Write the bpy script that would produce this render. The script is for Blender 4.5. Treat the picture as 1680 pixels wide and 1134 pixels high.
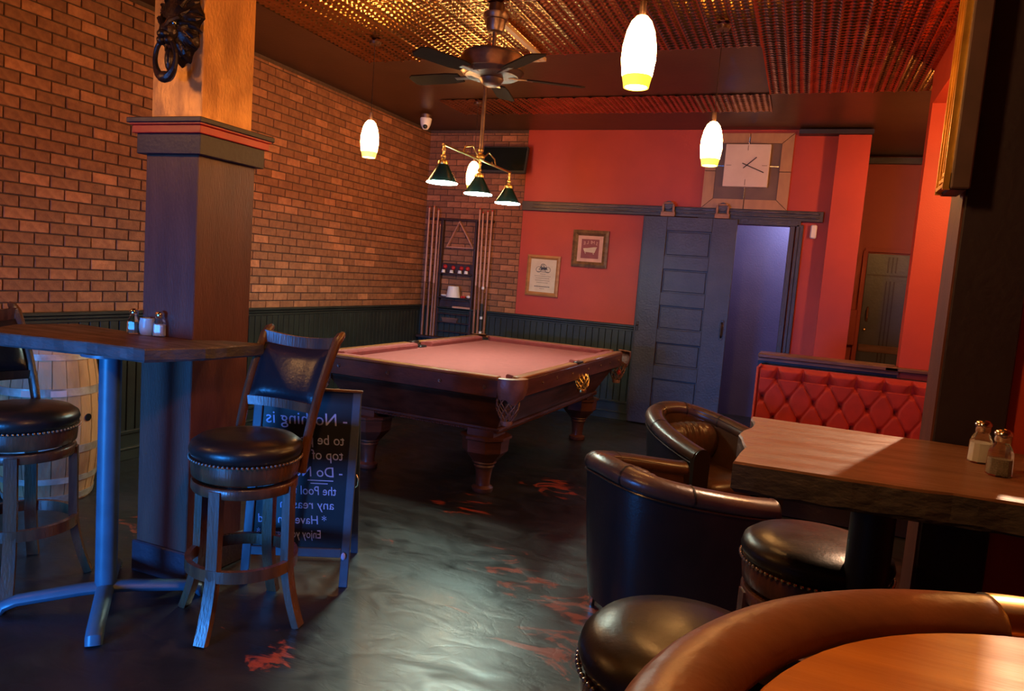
import bpy, math, random
from mathutils import Vector, Matrix
PI = math.pi
random.seed(7)
S = bpy.context.scene
COL = S.collection
for o in list(bpy.data.objects):
    bpy.data.objects.remove(o)

# ------------------------------------------------------------ camera
CAM_H = 1.53
YAW, PITCH, ROLL, FPX = 0.3744, 0.0985, 0.0767, 1186.8
F0 = Vector((-math.sin(YAW), math.cos(YAW), 0)); R0 = Vector((math.cos(YAW), math.sin(YAW), 0)); U0 = Vector((0, 0, 1))
F1 = F0 * math.cos(PITCH) - U0 * math.sin(PITCH)
U1 = U0 * math.cos(PITCH) + F0 * math.sin(PITCH)
R2 = R0 * math.cos(ROLL) + U1 * math.sin(ROLL)
U2 = U1 * math.cos(ROLL) - R0 * math.sin(ROLL)
cd = bpy.data.cameras.new('camera'); cam = bpy.data.objects.new('camera', cd); COL.objects.link(cam)
cd.sensor_width = 36; cd.lens = 36 * FPX / 1680; cd.clip_start = .02; cd.clip_end = 60
cam.matrix_world = Matrix(((R2.x, U2.x, -F1.x, 0), (R2.y, U2.y, -F1.y, 0), (R2.z, U2.z, -F1.z, CAM_H), (0, 0, 0, 1)))
S.camera = cam

# ------------------------------------------------------------ world, exposure, added lights
S.view_settings.view_transform = 'Standard'; S.view_settings.look = 'None'
S.view_settings.exposure = 0.75; S.view_settings.gamma = 1.0; S.view_settings.use_curve_mapping = False
w = bpy.data.worlds.new('dusk'); S.world = w; w.use_nodes = True  # dusk outside is assumed: a dim blue ambient
w.node_tree.nodes['Background'].inputs[0].default_value = (.10, .22, .6, 1)
w.node_tree.nodes['Background'].inputs[1].default_value = .02

def area(name, loc, rot, sx, sy, power, color):
    l = bpy.data.lights.new(name, 'AREA'); l.shape = 'RECTANGLE'; l.size = sx; l.size_y = sy; l.energy = power; l.color = color
    o = bpy.data.objects.new(name, l); COL.objects.link(o); o.location = loc; o.rotation_euler = rot
    return o
# assumed blue light from behind the camera: an added area lamp, mostly outside the window
BLUE_W, BLUE_C = 34, (.03, .28, 1.0)
blue_lamp = area('assumed_blue_light', (-2.75, -2.12, .72), (PI/2 - .12, 0, .0), 1.5, 1.0, BLUE_W, BLUE_C); blue_lamp.data.spread = math.radians(62)
# added spot behind the right pillar, strengthens the warm light on the table
sp = bpy.data.lights.new('table_boost_spot', 'SPOT'); sp.energy = 260; sp.color = (1.0, .60, .36); sp.spot_size = math.radians(44); sp.spot_blend = .5; sp.shadow_soft_size = .03
spo = bpy.data.objects.new('table_boost_spot', sp); COL.objects.link(spo); spo.location = (1.07, 4.62, 2.95)
spo.rotation_euler = (Vector((-.05, 2.45, 1.0)) - spo.location).to_track_quat('-Z', 'Y').to_euler()
PEND_E, PEND_C = 52, (1.0, .46, .13)       # pendant shades
LAMP_E, LAMP_C = 95, (.72, 1.0, .86)      # pool table lamps

# ------------------------------------------------------------ materials
MATS = {}
def mat(name, col, rough=.5, metal=0, col2=None, nscale=8, bump=0, bscale=40, stretch=(1, 1, 1), coat=0, spec=.5, rvar=0, contrast=(.35, .65)):
    m = bpy.data.materials.new(name); m.use_nodes = True; nt = m.node_tree; b = nt.nodes['Principled BSDF']
    b.inputs['Base Color'].default_value = (*col, 1); b.inputs['Roughness'].default_value = rough
    b.inputs['Metallic'].default_value = metal; b.inputs['Coat Weight'].default_value = coat
    b.inputs['Specular IOR Level'].default_value = spec
    N = nt.nodes.new; L = nt.links.new
    tc = N('ShaderNodeTexCoord'); mp = N('ShaderNodeMapping'); mp.inputs['Scale'].default_value = stretch
    L(tc.outputs['Object'], mp.inputs[0])
    no = N('ShaderNodeTexNoise'); no.inputs['Scale'].default_value = nscale; no.inputs['Detail'].default_value = 6
    L(mp.outputs[0], no.inputs['Vector'])
    rp = N('ShaderNodeMapRange'); rp.inputs[1].default_value = contrast[0]; rp.inputs[2].default_value = contrast[1]
    L(no.outputs['Fac'], rp.inputs[0])
    mx = N('ShaderNodeMix'); mx.data_type = 'RGBA'
    mx.inputs[6].default_value = (*col, 1); mx.inputs[7].default_value = (*(col2 or [c * .8 for c in col]), 1)
    L(rp.outputs[0], mx.inputs[0]); L(mx.outputs[2], b.inputs['Base Color'])
    if rvar:
        r2 = N('ShaderNodeMapRange'); r2.inputs[3].default_value = rough - rvar; r2.inputs[4].default_value = rough + rvar
        L(rp.outputs[0], r2.inputs[0]); L(r2.outputs[0], b.inputs['Roughness'])
    if bump:
        n2 = N('ShaderNodeTexNoise'); n2.inputs['Scale'].default_value = bscale; n2.inputs['Detail'].default_value = 4
        L(mp.outputs[0], n2.inputs['Vector'])
        bp = N('ShaderNodeBump'); bp.inputs['Strength'].default_value = bump; bp.inputs['Distance'].default_value = .01
        L(n2.outputs['Fac'], bp.inputs['Height']); L(bp.outputs[0], b.inputs['Normal'])
    MATS[name] = m
    return m
def emit(name, col, e):
    m = bpy.data.materials.new(name); m.use_nodes = True; nt = m.node_tree
    b = nt.nodes['Principled BSDF']; b.inputs['Base Color'].default_value = (.9, .85, .75, 1)
    b.inputs['Emission Color'].default_value = (*col, 1); b.inputs['Emission Strength'].default_value = e
    MATS[name] = m; return m

def brick_mat():
    m = mat('brick', (.37, .14, .060), .8, 0, (.26, .092, .040), 22, .4, 90)
    nt = m.node_tree; b = nt.nodes['Principled BSDF']; N = nt.nodes.new; L = nt.links.new
    src = b.inputs['Base Color'].links[0].from_socket
    oi = N('ShaderNodeObjectInfo'); g = N('ShaderNodeNewGeometry'); ad = N('ShaderNodeMath'); ad.operation = 'ADD'
    L(oi.outputs['Random'], ad.inputs[0]); L(g.outputs['Random Per Island'], ad.inputs[1])
    fr = N('ShaderNodeMath'); fr.operation = 'FRACT'; L(ad.outputs[0], fr.inputs[0])
    mr = N('ShaderNodeMapRange'); mr.inputs[3].default_value = .84; mr.inputs[4].default_value = 1.5; p5 = N('ShaderNodeMath'); p5.operation = 'POWER'; p5.inputs[1].default_value = 5; L(fr.outputs[0], p5.inputs[0]); L(p5.outputs[0], mr.inputs[0])
    pw = N('ShaderNodeMath'); pw.operation = 'POWER'; pw.inputs[1].default_value = 1.0; L(mr.outputs[0], pw.inputs[0])
    mu = N('ShaderNodeVectorMath'); mu.operation = 'SCALE'; L(src, mu.inputs[0]); L(pw.outputs[0], mu.inputs['Scale'])
    L(mu.outputs[0], b.inputs['Base Color'])
    return m

def floor_mat():
    m = mat('stained_concrete', (.0055, .0045, .004), .3, 0, (.020, .017, .015), 1.6, .0, spec=.9)
    nt = m.node_tree; b = nt.nodes['Principled BSDF']; N = nt.nodes.new; L = nt.links.new
    tc = N('ShaderNodeTexCoord')
    src = b.inputs['Base Color'].links[0].from_socket
    # warped streaks
    n1 = N('ShaderNodeTexNoise'); n1.inputs['Scale'].default_value = 1.3; n1.inputs['Detail'].default_value = 9; n1.inputs['Distortion'].default_value = 1.4
    mp = N('ShaderNodeMapping'); mp.inputs['Scale'].default_value = (.9, 1.7, 1); mp.inputs['Rotation'].default_value = (0, 0, .35)
    L(tc.outputs['Object'], mp.inputs[0]); L(mp.outputs[0], n1.inputs['Vector'])
    # veins: narrow band of the noise
    v = N('ShaderNodeMath'); v.operation = 'SUBTRACT'; v.inputs[1].default_value = .5; L(n1.outputs['Fac'], v.inputs[0])
    va = N('ShaderNodeMath'); va.operation = 'ABSOLUTE'; L(v.outputs[0], va.inputs[0])
    vr = N('ShaderNodeMapRange'); vr.inputs[1].default_value = 0; vr.inputs[2].default_value = .018; vr.inputs[3].default_value = 1; vr.inputs[4].default_value = 0
    L(va.outputs[0], vr.inputs[0])
    # red stain: patches
    n2 = N('ShaderNodeTexNoise'); n2.inputs['Scale'].default_value = .85; n2.inputs['Detail'].default_value = 3
    mp2 = N('ShaderNodeMapping'); mp2.inputs['Location'].default_value = (3.05, 1.2, 0); L(tc.outputs['Object'], mp2.inputs[0]); L(mp2.outputs[0], n2.inputs['Vector'])
    pr = N('ShaderNodeMapRange'); pr.inputs[1].default_value = .50; pr.inputs[2].default_value = .62; L(n2.outputs['Fac'], pr.inputs[0])
    n3 = N('ShaderNodeTexNoise'); n3.inputs['Scale'].default_value = 3.6; n3.inputs['Detail'].default_value = 12; n3.inputs['Roughness'].default_value = .66; n3.inputs['Distortion'].default_value = 1.6
    L(mp.outputs[0], n3.inputs['Vector'])
    n3r = N('ShaderNodeMapRange'); n3r.inputs[1].default_value = .57; n3r.inputs[2].default_value = .63; L(n3.outputs['Fac'], n3r.inputs[0])
    mxv = N('ShaderNodeMath'); mxv.operation = 'MAXIMUM'; L(n3r.outputs[0], mxv.inputs[0]); mxv.inputs[1].default_value = 0
    acc = None
    for bx, by, br in ((-1.205, 3.40, .42), (-1.51, 4.97, .40), (-1.97, 3.40, .14), (-1.70, 2.16, .20), (-.76, 2.74, .34), (-2.46, 3.18, .25), (-3.25, 2.88, .30), (-1.90, 4.2, .35), (-.83, 3.15, .30), (-1.0, 2.2, .22), (-2.9, 1.75, .2)):
        dn = N('ShaderNodeVectorMath'); dn.operation = 'DISTANCE'; L(tc.outputs['Object'], dn.inputs[0]); dn.inputs[1].default_value = (bx, by, .05)
        dr = N('ShaderNodeMapRange'); dr.inputs[1].default_value = br * .35; dr.inputs[2].default_value = br; dr.inputs[3].default_value = 1; dr.inputs[4].default_value = 0
        L(dn.outputs['Value'], dr.inputs[0])
        if acc is None: acc = dr.outputs[0]
        else:
            mq = N('ShaderNodeMath'); mq.operation = 'MAXIMUM'; L(acc, mq.inputs[0]); L(dr.outputs[0], mq.inputs[1]); acc = mq.outputs[0]
    # the stain thins out towards the rim of each patch
    th = N('ShaderNodeMapRange'); th.inputs[3].default_value = .66; th.inputs[4].default_value = .505; L(acc, th.inputs[0])
    sb = N('ShaderNodeMath'); sb.operation = 'SUBTRACT'; L(n3.outputs['Fac'], sb.inputs[0]); L(th.outputs[0], sb.inputs[1])
    sr = N('ShaderNodeMapRange'); sr.inputs[1].default_value = 0; sr.inputs[2].default_value = .07; L(sb.outputs[0], sr.inputs[0])
    pm = N('ShaderNodeMath'); pm.operation = 'MULTIPLY'; L(sr.outputs[0], pm.inputs[0]); pm.inputs[1].default_value = .9
    mx = N('ShaderNodeMix'); mx.data_type = 'RGBA'; mx.inputs[7].default_value = (.34, .055, .015, 1)
    L(pm.outputs[0], mx.inputs[0]); L(src, mx.inputs[6]); L(mx.outputs[2], b.inputs['Base Color'])
    # roughness and relief
    n4 = N('ShaderNodeTexNoise'); n4.inputs['Scale'].default_value = 4.5; n4.inputs['Detail'].default_value = 10; n4.inputs['Distortion'].default_value = 1.0
    L(mp.outputs[0], n4.inputs['Vector'])
    rr = N('ShaderNodeMapRange'); rr.inputs[1].default_value = .3; rr.inputs[2].default_value = .7; rr.inputs[3].default_value = .28; rr.inputs[4].default_value = .50
    L(n4.outputs['Fac'], rr.inputs[0]); L(rr.outputs[0], b.inputs['Roughness'])
    bp = N('ShaderNodeBump'); bp.inputs['Strength'].default_value = .24; bp.inputs['Distance'].default_value = .015
    L(n4.outputs['Fac'], bp.inputs['Height'])
    bp2 = N('ShaderNodeBump'); bp2.inputs['Strength'].default_value = .12; bp2.inputs['Distance'].default_value = -.003
    L(vr.outputs[0], bp2.inputs['Height']); L(bp.outputs[0], bp2.inputs['Normal']); L(bp2.outputs[0], b.inputs['Normal'])
    return m

M = {}
M['brick'] = brick_mat()
M['mortar'] = mat('mortar', (.11, .058, .036), .9, 0, (.08, .04, .027), 30, .3)
M['floor'] = floor_mat()
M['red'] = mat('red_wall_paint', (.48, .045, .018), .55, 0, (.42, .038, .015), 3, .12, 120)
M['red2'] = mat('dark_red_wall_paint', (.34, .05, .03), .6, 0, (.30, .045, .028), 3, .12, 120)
M['tin'] = mat('bronze_tin', (.56, .27, .085), .22, 1.0, (.38, .17, .05), 5, .10, 30, rvar=.04)
M['ceiling_dark'] = mat('dark_brown_ceiling_paint', (.085, .034, .016), .36, .4, None, 4, .1)
M['wainscot'] = mat('green_black_wainscot_paint', (.026, .030, .024), .38, 0, (.018, .02, .017), 5, .15, 60)
M['bluedoor'] = mat('navy_door_paint', (.042, .031, .043), .42, 0, (.028, .022, .032), 6, .35, 45)
M['bluewall'] = mat('slate_blue_wall_paint', (.10, .095, .20), .6, 0, (.085, .08, .18), 3, .25, 60)
M['darkwood'] = mat('dark_stained_wood', (.055, .020, .011), .38, 0, (.028, .010, .006), 5, .2, 30, (8, 8, 1), rvar=.06)
M['pilwood'] = mat('brown_pillar_paint', (.125, .040, .026), .42, 0, (.09, .028, .02), 4, .2, 40, (4, 4, .7))
M['copper'] = mat('copper_leaf_paint', (.66, .33, .10), .42, .4, (.42, .19, .06), 5, .3, 40, (2, 2, 1), rvar=.08)
M['navytrim'] = mat('navy_trim_paint', (.022, .014, .026), .45, 0, None, 6, .2)
M['redtrim'] = mat('red_trim_paint', (.55, .022, .016), .4, 0, None, 6, .1)
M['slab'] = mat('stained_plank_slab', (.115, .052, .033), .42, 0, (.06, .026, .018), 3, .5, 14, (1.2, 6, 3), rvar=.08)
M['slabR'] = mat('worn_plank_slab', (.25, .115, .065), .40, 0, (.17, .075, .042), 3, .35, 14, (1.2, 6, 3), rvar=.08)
M['slabedge'] = mat('rough_slab_edge', (.075, .06, .06), .6, 0, (.04, .033, .034), 9, .7, 22, (1, 1, 2))
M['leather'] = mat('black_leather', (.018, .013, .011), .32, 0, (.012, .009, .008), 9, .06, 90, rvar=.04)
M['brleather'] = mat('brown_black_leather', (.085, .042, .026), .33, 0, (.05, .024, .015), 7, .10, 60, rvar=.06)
M['padleather'] = mat('glossy_black_pad_leather', (.012, .012, .016), .28, 0, None, 9, .1, 60)
M['walnut'] = mat('walnut_stool_wood', (.13, .050, .022), .30, 0, (.06, .022, .011), 4, .12, 20, (6, 6, 1), rvar=.05)
M['nail'] = mat('nickel_nailheads', (.75, .70, .62), .25, 1.0)
M['steel'] = mat('blue_lit_steel', (.05, .11, .16), .40, .0, None, 10, .05)  # part of the assumed blue light is mixed into this steel colour
M['blacksteel'] = mat('black_steel', (.012, .012, .012), .5)
M['chrome'] = mat('chrome', (.8, .8, .8), .12, 1.0)
M['iron'] = mat('dark_bronze_iron', (.085, .06, .055), .35, .8, (.04, .03, .03), 12, .4, 50)
M['fan'] = mat('brushed_bronze_fan', (.26, .17, .13), .38, .85, (.18, .11, .09), 14, .15, 60)
M['blade'] = mat('dark_fan_blade', (.02, .010, .006), .9, 0, None, 6, .05, spec=.15)
M['brass'] = mat('brass', (.92, .68, .28), .28, 1.0, (.8, .55, .2), 10)
M['green_shade'] = mat('dark_green_lamp_shade', (.010, .035, .03), .2, 0)
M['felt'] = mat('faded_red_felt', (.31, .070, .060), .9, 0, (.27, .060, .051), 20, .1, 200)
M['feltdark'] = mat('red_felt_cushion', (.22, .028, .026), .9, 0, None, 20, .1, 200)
M['poolwood'] = mat('mahogany_pool_table', (.125, .042, .024), .36, 0, (.06, .02, .012), 3, .15, 20, (2, .6, 5), rvar=.05)
M['poolrail'] = mat('amber_rail_wood', (.34, .13, .045), .32, 0, (.22, .08, .03), 4, .1, 20, (3, .6, 3))
M['poolleather'] = mat('oxblood_pocket_leather', (.20, .085, .065), .40, 0, (.13, .05, .04), 14, .3)
M['net'] = mat('worn_leather_net', (.22, .11, .08), .5, 0)
M['oak'] = mat('aged_oak_stave', (.55, .30, .13), .6, 0, (.22, .10, .045), 2.2, .4, 25, (2, 2, .8), contrast=(.42, .62))
M['hoop'] = mat('galvanised_hoop', (.55, .48, .40), .5, .5, (.32, .24, .17), 12, .2)
M['velvet'] = mat('red_velvet', (.40, .018, .007), .75, 0, (.32, .013, .005), 10, .15, 150)
M['velvet'].node_tree.nodes['Principled BSDF'].inputs['Sheen Weight'].default_value = .25
M['velvet'].node_tree.nodes['Principled BSDF'].inputs['Sheen Tint'].default_value = (1, .3, .2, 1)
M['capwood'] = mat('worn_brown_ledge', (.16, .075, .05), .4, 0, (.09, .04, .03), 5, .2, 30, (1, 5, 3))
M['tubwood'] = mat('orange_table_wood', (.66, .25, .04), .45, 0, (.46, .15, .025), 2.4, .08, 20, (.9, 7, 1), rvar=.05)
M['rim'] = mat('worn_leather_rim', (.25, .10, .055), .40, 0, (.14, .065, .045), 6, .2, 40, rvar=.06)
M['black'] = mat('chalkboard_slate', (.008, .009, .012), .35, 0)
M['boardframe'] = mat('blue_lit_black_frame', (.06, .08, .11), .5, 0, None, 10, .15)  # black paint, with the blue light on it put into the colour
M['chalk'] = mat('pale_blue_chalk', (.44, .50, .78), .9, 0)
M['cue'] = mat('pale_maple_cue', (.62, .30, .20), .35, 0)
M['cuebutt'] = mat('brown_cue_butt', (.30, .11, .05), .35, 0)
M['cuewrap'] = mat('black_cue_wrap', (.03, .03, .035), .6, 0)
M['white'] = mat('white_plastic', (.80, .74, .70), .45, 0, (.76, .70, .66), 3)
M['paper'] = mat('cream_paper', (.66, .55, .42), .8, 0, (.60, .49, .37), 12)
M['ink'] = mat('dark_ink', (.06, .06, .08), .8, 0)
M['pineframe'] = mat('pine_picture_frame', (.45, .20, .07), .4, 0, (.34, .14, .05), 8, .1, 20, (1, 1, 4))
M['darkframe'] = mat('antique_dark_frame', (.10, .05, .025), .4, .2, (.20, .11, .05), 20, .3)
M['mauve'] = mat('mauve_print', (.30, .09, .10), .8, 0)
M['pinkmat'] = mat('pink_mount_board', (.72, .42, .34), .8, 0)
M['clocktan'] = mat('tan_clock_wood', (.46, .23, .10), .5, 0, (.40, .19, .085), 6, .05, 20, (3, 1, 1))
M['clockbrown'] = mat('brown_clock_wood', (.17, .09, .055), .5, 0, None, 6)
M['clockwhite'] = mat('cream_clock_face', (.74, .56, .46), .5, 0, (.68, .50, .41), 5)
M['line'] = mat('dark_inlay', (.05, .025, .02), .6, 0)
M['trackpaint'] = mat('dark_brown_track_paint', (.045, .034, .032), .45, 0, (.03, .024, .026), 6, .2)
M['conduit'] = mat('cream_conduit', (.62, .42, .30), .45)
M['framebody'] = mat('dusky_frame_body', (.075, .042, .046), .45, 0, (.05, .03, .034), 8, .1)
M['rollerrust'] = mat('copper_roller', (.36, .15, .06), .45, .4, (.22, .09, .04), 20)
M['gold'] = mat('gold_frame', (.95, .58, .12), .3, .8, (.7, .38, .08), 12, .1)
M['tv'] = mat('dark_screen', (.008, .012, .012), .12, 0)
M['doorfar'] = mat('blue_black_far_door', (.05, .055, .075), .4, 0, None, 6, .3)
M['salt'] = mat('white_salt', (.85, .85, .85), .9, 0)
M['pepper'] = mat('ground_pepper', (.16, .13, .11), .9, 0, (.3, .26, .22), 300)
M['cup'] = mat('pale_blue_glazed_jar', (.30, .52, .56), .3, 0, (.55, .5, .5), 10)
M['chalkred'] = mat('red_ball_resin', (.60, .03, .03), .25, 0)
M['tip'] = mat('blue_chalk_cube', (.05, .2, .55), .8, 0)
M['label'] = mat('pink_paper_label', (.75, .50, .40), .7, 0)
def glass_mat():
    m = bpy.data.materials.new('clear_glass'); m.use_nodes = True; b = m.node_tree.nodes['Principled BSDF']
    b.inputs['Transmission Weight'].default_value = 1; b.inputs['Roughness'].default_value = .03; b.inputs['IOR'].default_value = 1.3
    b.inputs['Base Color'].default_value = (.95, .97, 1, 1); return m
M['glass'] = glass_mat()
M['pendant'] = emit('lit_pendant_glass', PEND_C, PEND_E)
M['pendant_strong'] = emit('lit_assumed_pendant_glass', PEND_C, PEND_E * 2.4)  # raised glow, for assumed pendants out of view
M['pendant_rim'] = emit('amber_pendant_rim', (1.0, .58, .02), 1.0)
M['lampglow'] = emit('lit_pool_lamp', LAMP_C, LAMP_E)

# ------------------------------------------------------------ mesh helpers
class MB:
    def __init__(s): s.v = []; s.f = []
    def add(s, vs, fs):
        n = len(s.v); s.v += [tuple(v) for v in vs]; s.f += [tuple(i + n for i in f) for f in fs]; return s
    def box(s, c, d, rz=0, mtx=None, bev=0):
        x, y, z = d[0] / 2, d[1] / 2, d[2] / 2
        if bev:
            b = min(bev, x * .9, y * .9, z * .9); vs = []
            for sx in (-1, 1):
                for sy in (-1, 1):
                    for sz in (-1, 1):
                        vs += [(sx * x, sy * (y - b), sz * (z - b)), (sx * (x - b), sy * y, sz * (z - b)), (sx * (x - b), sy * (y - b), sz * z)]
            idx = lambda i, j, k, a: ((i * 2 + j) * 2 + k) * 3 + a
            fs = []
            def q(l): fs.append(tuple(l))
            for i in (0, 1):
                q([idx(i, 0, 0, 0), idx(i, 1, 0, 0), idx(i, 1, 1, 0), idx(i, 0, 1, 0)][::(1 if i else -1)])
                q([idx(0, i, 0, 1), idx(1, i, 0, 1), idx(1, i, 1, 1), idx(0, i, 1, 1)][::(-1 if i else 1)])
                q([idx(0, 0, i, 2), idx(1, 0, i, 2), idx(1, 1, i, 2), idx(0, 1, i, 2)][::(1 if i else -1)])
            for i in (0, 1):
                for j in (0, 1):
                    q([idx(i, j, 0, 0), idx(i, j, 1, 0), idx(i, j, 1, 1), idx(i, j, 0, 1)][::(1 if (i ^ j) else -1)])
                    q([idx(i, 0, j, 0), idx(i, 1, j, 0), idx(i, 1, j, 2), idx(i, 0, j, 2)][::(-1 if (i ^ j) else 1)])
                    q([idx(0, i, j, 1), idx(1, i, j, 1), idx(1, i, j, 2), idx(0, i, j, 2)][::(1 if (i ^ j) else -1)])
            for i in (0, 1):
                for j in (0, 1):
                    for k in (0, 1):
                        q([idx(i, j, k, 0), idx(i, j, k, 1), idx(i, j, k, 2)][::(1 if (i + j + k) % 2 else -1)])
        else:
            vs = [(a * x, b_ * y, e * z) for a in (-1, 1) for b_ in (-1, 1) for e in (-1, 1)]
            fs = [(0, 1, 3, 2), (4, 6, 7, 5), (0, 4, 5, 1), (2, 3, 7, 6), (0, 2, 6, 4), (1, 5, 7, 3)]
        R = Matrix.Rotation(rz, 3, 'Z') if mtx is None else mtx
        c = Vector(c)
        return s.add([R @ Vector(v) + c for v in vs], fs)
    def lathe(s, prof, n=24, c=(0, 0, 0), mtx=None, caps=True, arc=None):
        vs = []; fs = []; m = len(prof); R = mtx or Matrix.Identity(3); c = Vector(c)
        for i in range(n):
            a = 2 * PI * i / n
            for r, z in prof: vs.append(R @ Vector((r * math.cos(a), r * math.sin(a), z)) + c)
        for i in range(n):
            j = (i + 1) % n
            for k in range(m - 1): fs.append((i * m + k, j * m + k, j * m + k + 1, i * m + k + 1))
        if caps:
            fs.append(tuple(i * m for i in range(n))[::-1]); fs.append(tuple(i * m + m - 1 for i in range(n)))
        return s.add(vs, fs)
    def cyl(s, p0, p1, r0, r1=None, n=12):
        return s.sweep([p0, p1], [(r0, r0), (r1 if r1 is not None else r0,) * 2], n)
    def sweep(s, path, rad, n=10, ref=(0, 0, 1), closed=False, square=False, caps=True):
        P = [Vector(p) for p in path]; m = len(P); ref = Vector(ref)
        if not isinstance(rad, (list, tuple)): rad = (rad, rad)
        if not isinstance(rad[0], (list, tuple)): rad = [rad] * m
        vs = []; fs = []
        for i in range(m):
            a = P[(i - 1) % m] if (closed or i > 0) else P[i]; b = P[(i + 1) % m] if (closed or i < m - 1) else P[i]
            t = (b - a).normalized(); rf = ref if abs(t.dot(ref)) < .97 else Vector((1, .2, 0)).normalized()
            u = (rf - t * rf.dot(t)).normalized(); w_ = t.cross(u)
            if square:
                k = [(1, 1), (-1, 1), (-1, -1), (1, -1)]
                for x, y in k: vs.append(P[i] + w_ * x * rad[i][0] + u * y * rad[i][1])
            else:
                for j in range(n):
                    q = 2 * PI * j / n
                    vs.append(P[i] + w_ * math.cos(q) * rad[i][0] + u * math.sin(q) * rad[i][1])
        nn = 4 if square else n
        for i in range(m if closed else m - 1):
            k = (i + 1) % m
            for j in range(nn):
                l = (j + 1) % nn
                fs.append((i * nn + j, i * nn + l, k * nn + l, k * nn + j))
        if caps and not closed:
            fs.append(tuple(range(nn))[::-1]); fs.append(tuple((m - 1) * nn + j for j in range(nn)))
        return s.add(vs, fs)
    def prism(s, poly, z0, z1, jit=None):
        n = len(poly); vs = [(x, y, z0) for x, y in poly] + [(x, y, z1) for x, y in poly]
        fs = [tuple(range(n))[::-1], tuple(range(n, 2 * n))] + [(i, (i + 1) % n, n + (i + 1) % n, n + i) for i in range(n)]
        return s.add(vs, fs)
    def grid(s, fn, nu, nv, closed_u=False):
        vs = [fn(i / (nu if closed_u else nu - 1), j / (nv - 1)) for i in range(nu) for j in range(nv)]
        fs = []
        for i in range(nu if closed_u else nu - 1):
            k = (i + 1) % nu
            for j in range(nv - 1): fs.append((i * nv + j, k * nv + j, k * nv + j + 1, i * nv + j + 1))
        return s.add(vs, fs)
    def sphere(s, c, r, n=10, sc=(1, 1, 1)):
        pr = [(max(1e-4, math.sin(PI * k / n)) * r, -math.cos(PI * k / n) * r) for k in range(n + 1)]
        return s.lathe(pr, n * 2, c, Matrix.Diagonal(sc), caps=False)
    def mesh(s, name, m, smooth=False, angle=None):
        me = bpy.data.meshes.new(name); me.from_pydata([tuple(v) for v in s.v], [], s.f); me.materials.append(m)
        if smooth:
            for p in me.polygons: p.use_smooth = True
            try: me.set_sharp_from_angle(angle=math.radians(angle or 40))
            except Exception: pass
        me.validate(); me.update()
        return me
    def build(s, name, m, parent=None, smooth=True, loc=None, angle=None):
        o = bpy.data.objects.new(name, s.mesh(name, m, smooth, angle)); COL.objects.link(o)
        if parent is not None: o.parent = parent
        if loc is not None: o.location = loc
        return o
def tag(o, label=None, cat=None, group=None, kind=None):
    if label: o['label'] = label
    if cat: o['category'] = cat
    if group: o['group'] = group
    if kind: o['kind'] = kind
    return o
def thing(name, label, cat, loc=(0, 0, 0), rz=0, group=None):
    o = bpy.data.objects.new(name, None); COL.objects.link(o); o.location = loc; o.rotation_euler = (0, 0, rz); o.empty_display_size = .1
    return tag(o, label, cat, group)
def copy_tree(o, parent=None):
    c = o.copy(); COL.objects.link(c); c.parent = parent
    for ch in list(o.children): copy_tree(ch, c)
    return c
def quadbox(mb, x0, x1, y0, y1, z0, z1): return mb.box(((x0 + x1) / 2, (y0 + y1) / 2, (z0 + z1) / 2), (abs(x1 - x0), abs(y1 - y0), abs(z1 - z0)))
def text_mb(s, size, mirror=True, shear=0, depth=.0008):
    """lettering as flat mesh geometry in the x-z plane, facing -y; mirrored like the photograph"""
    cu = bpy.data.curves.new('lettering', 'FONT'); cu.body = s; cu.size = size; cu.shear = shear; cu.resolution_u = 3; cu.extrude = depth
    o = bpy.data.objects.new('lettering', cu); COL.objects.link(o)
    dg = bpy.context.evaluated_depsgraph_get(); me = bpy.data.meshes.new_from_object(o.evaluated_get(dg))
    mb = MB(); k = -1 if mirror else 1
    mb.add([(k * v.co.x, -v.co.z, v.co.y) for v in me.vertices], [tuple(p.vertices) for p in me.polygons])
    bpy.data.objects.remove(o); bpy.data.meshes.remove(me); bpy.data.curves.remove(cu)
    return mb
def moved(mb, dx=0, dy=0, dz=0):
    mb.v = [(x + dx, y + dy, z + dz) for x, y, z in mb.v]; return mb

# ------------------------------------------------------------ the room
XL, YB, ZC = -4.40, 7.96, 3.158
YF, XR = -2.2, 3.2
YP = 5.81                       # half-height partition behind the booth
fl = MB(); fl.box((-.6, 3.7, -.05), (7.8, 12.0, .1)); fl.build('floor', M['floor'], smooth=False)['kind'] = 'structure'
ce = MB(); ce.box((-.6, 3.7, ZC + .08), (7.8, 12.0, .1)); ceil = ce.build('ceiling', M['ceiling_dark'], smooth=False); ceil['kind'] = 'structure'
# pressed tin panels: one shared mesh, domes in four strips between ribs
PW = .62
def tin_mesh():
    nx = 72; ny = 72; vs = []; fs = []
    for i in range(nx + 1):
        for j in range(ny + 1):
            x = i / nx; y = j / ny
            cx = abs(math.sin(PI * x * 4)); rib = max(0, 1 - cx / .38)
            dome = max(0, abs(math.sin(PI * x * 12)) * abs(math.sin(PI * y * 12)) - .35)
            big = max(0, abs(math.sin(PI * x * 4)) * abs(math.sin(PI * y * 4)) - .55)
            z = -.011 * rib - .013 * dome * (1 - rib) - .004 * big
            vs.append((x * PW - PW / 2, y * PW - PW / 2, z))
    for i in range(nx):
        for j in range(ny):
            a = i * (ny + 1) + j; fs.append((a, a + 1, a + ny + 2, a + ny + 1))
    mb = MB(); mb.add(vs, fs); return mb.mesh('tin_panel', M['tin'], True, 60)
tm = tin_mesh()
nr = 0
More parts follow.
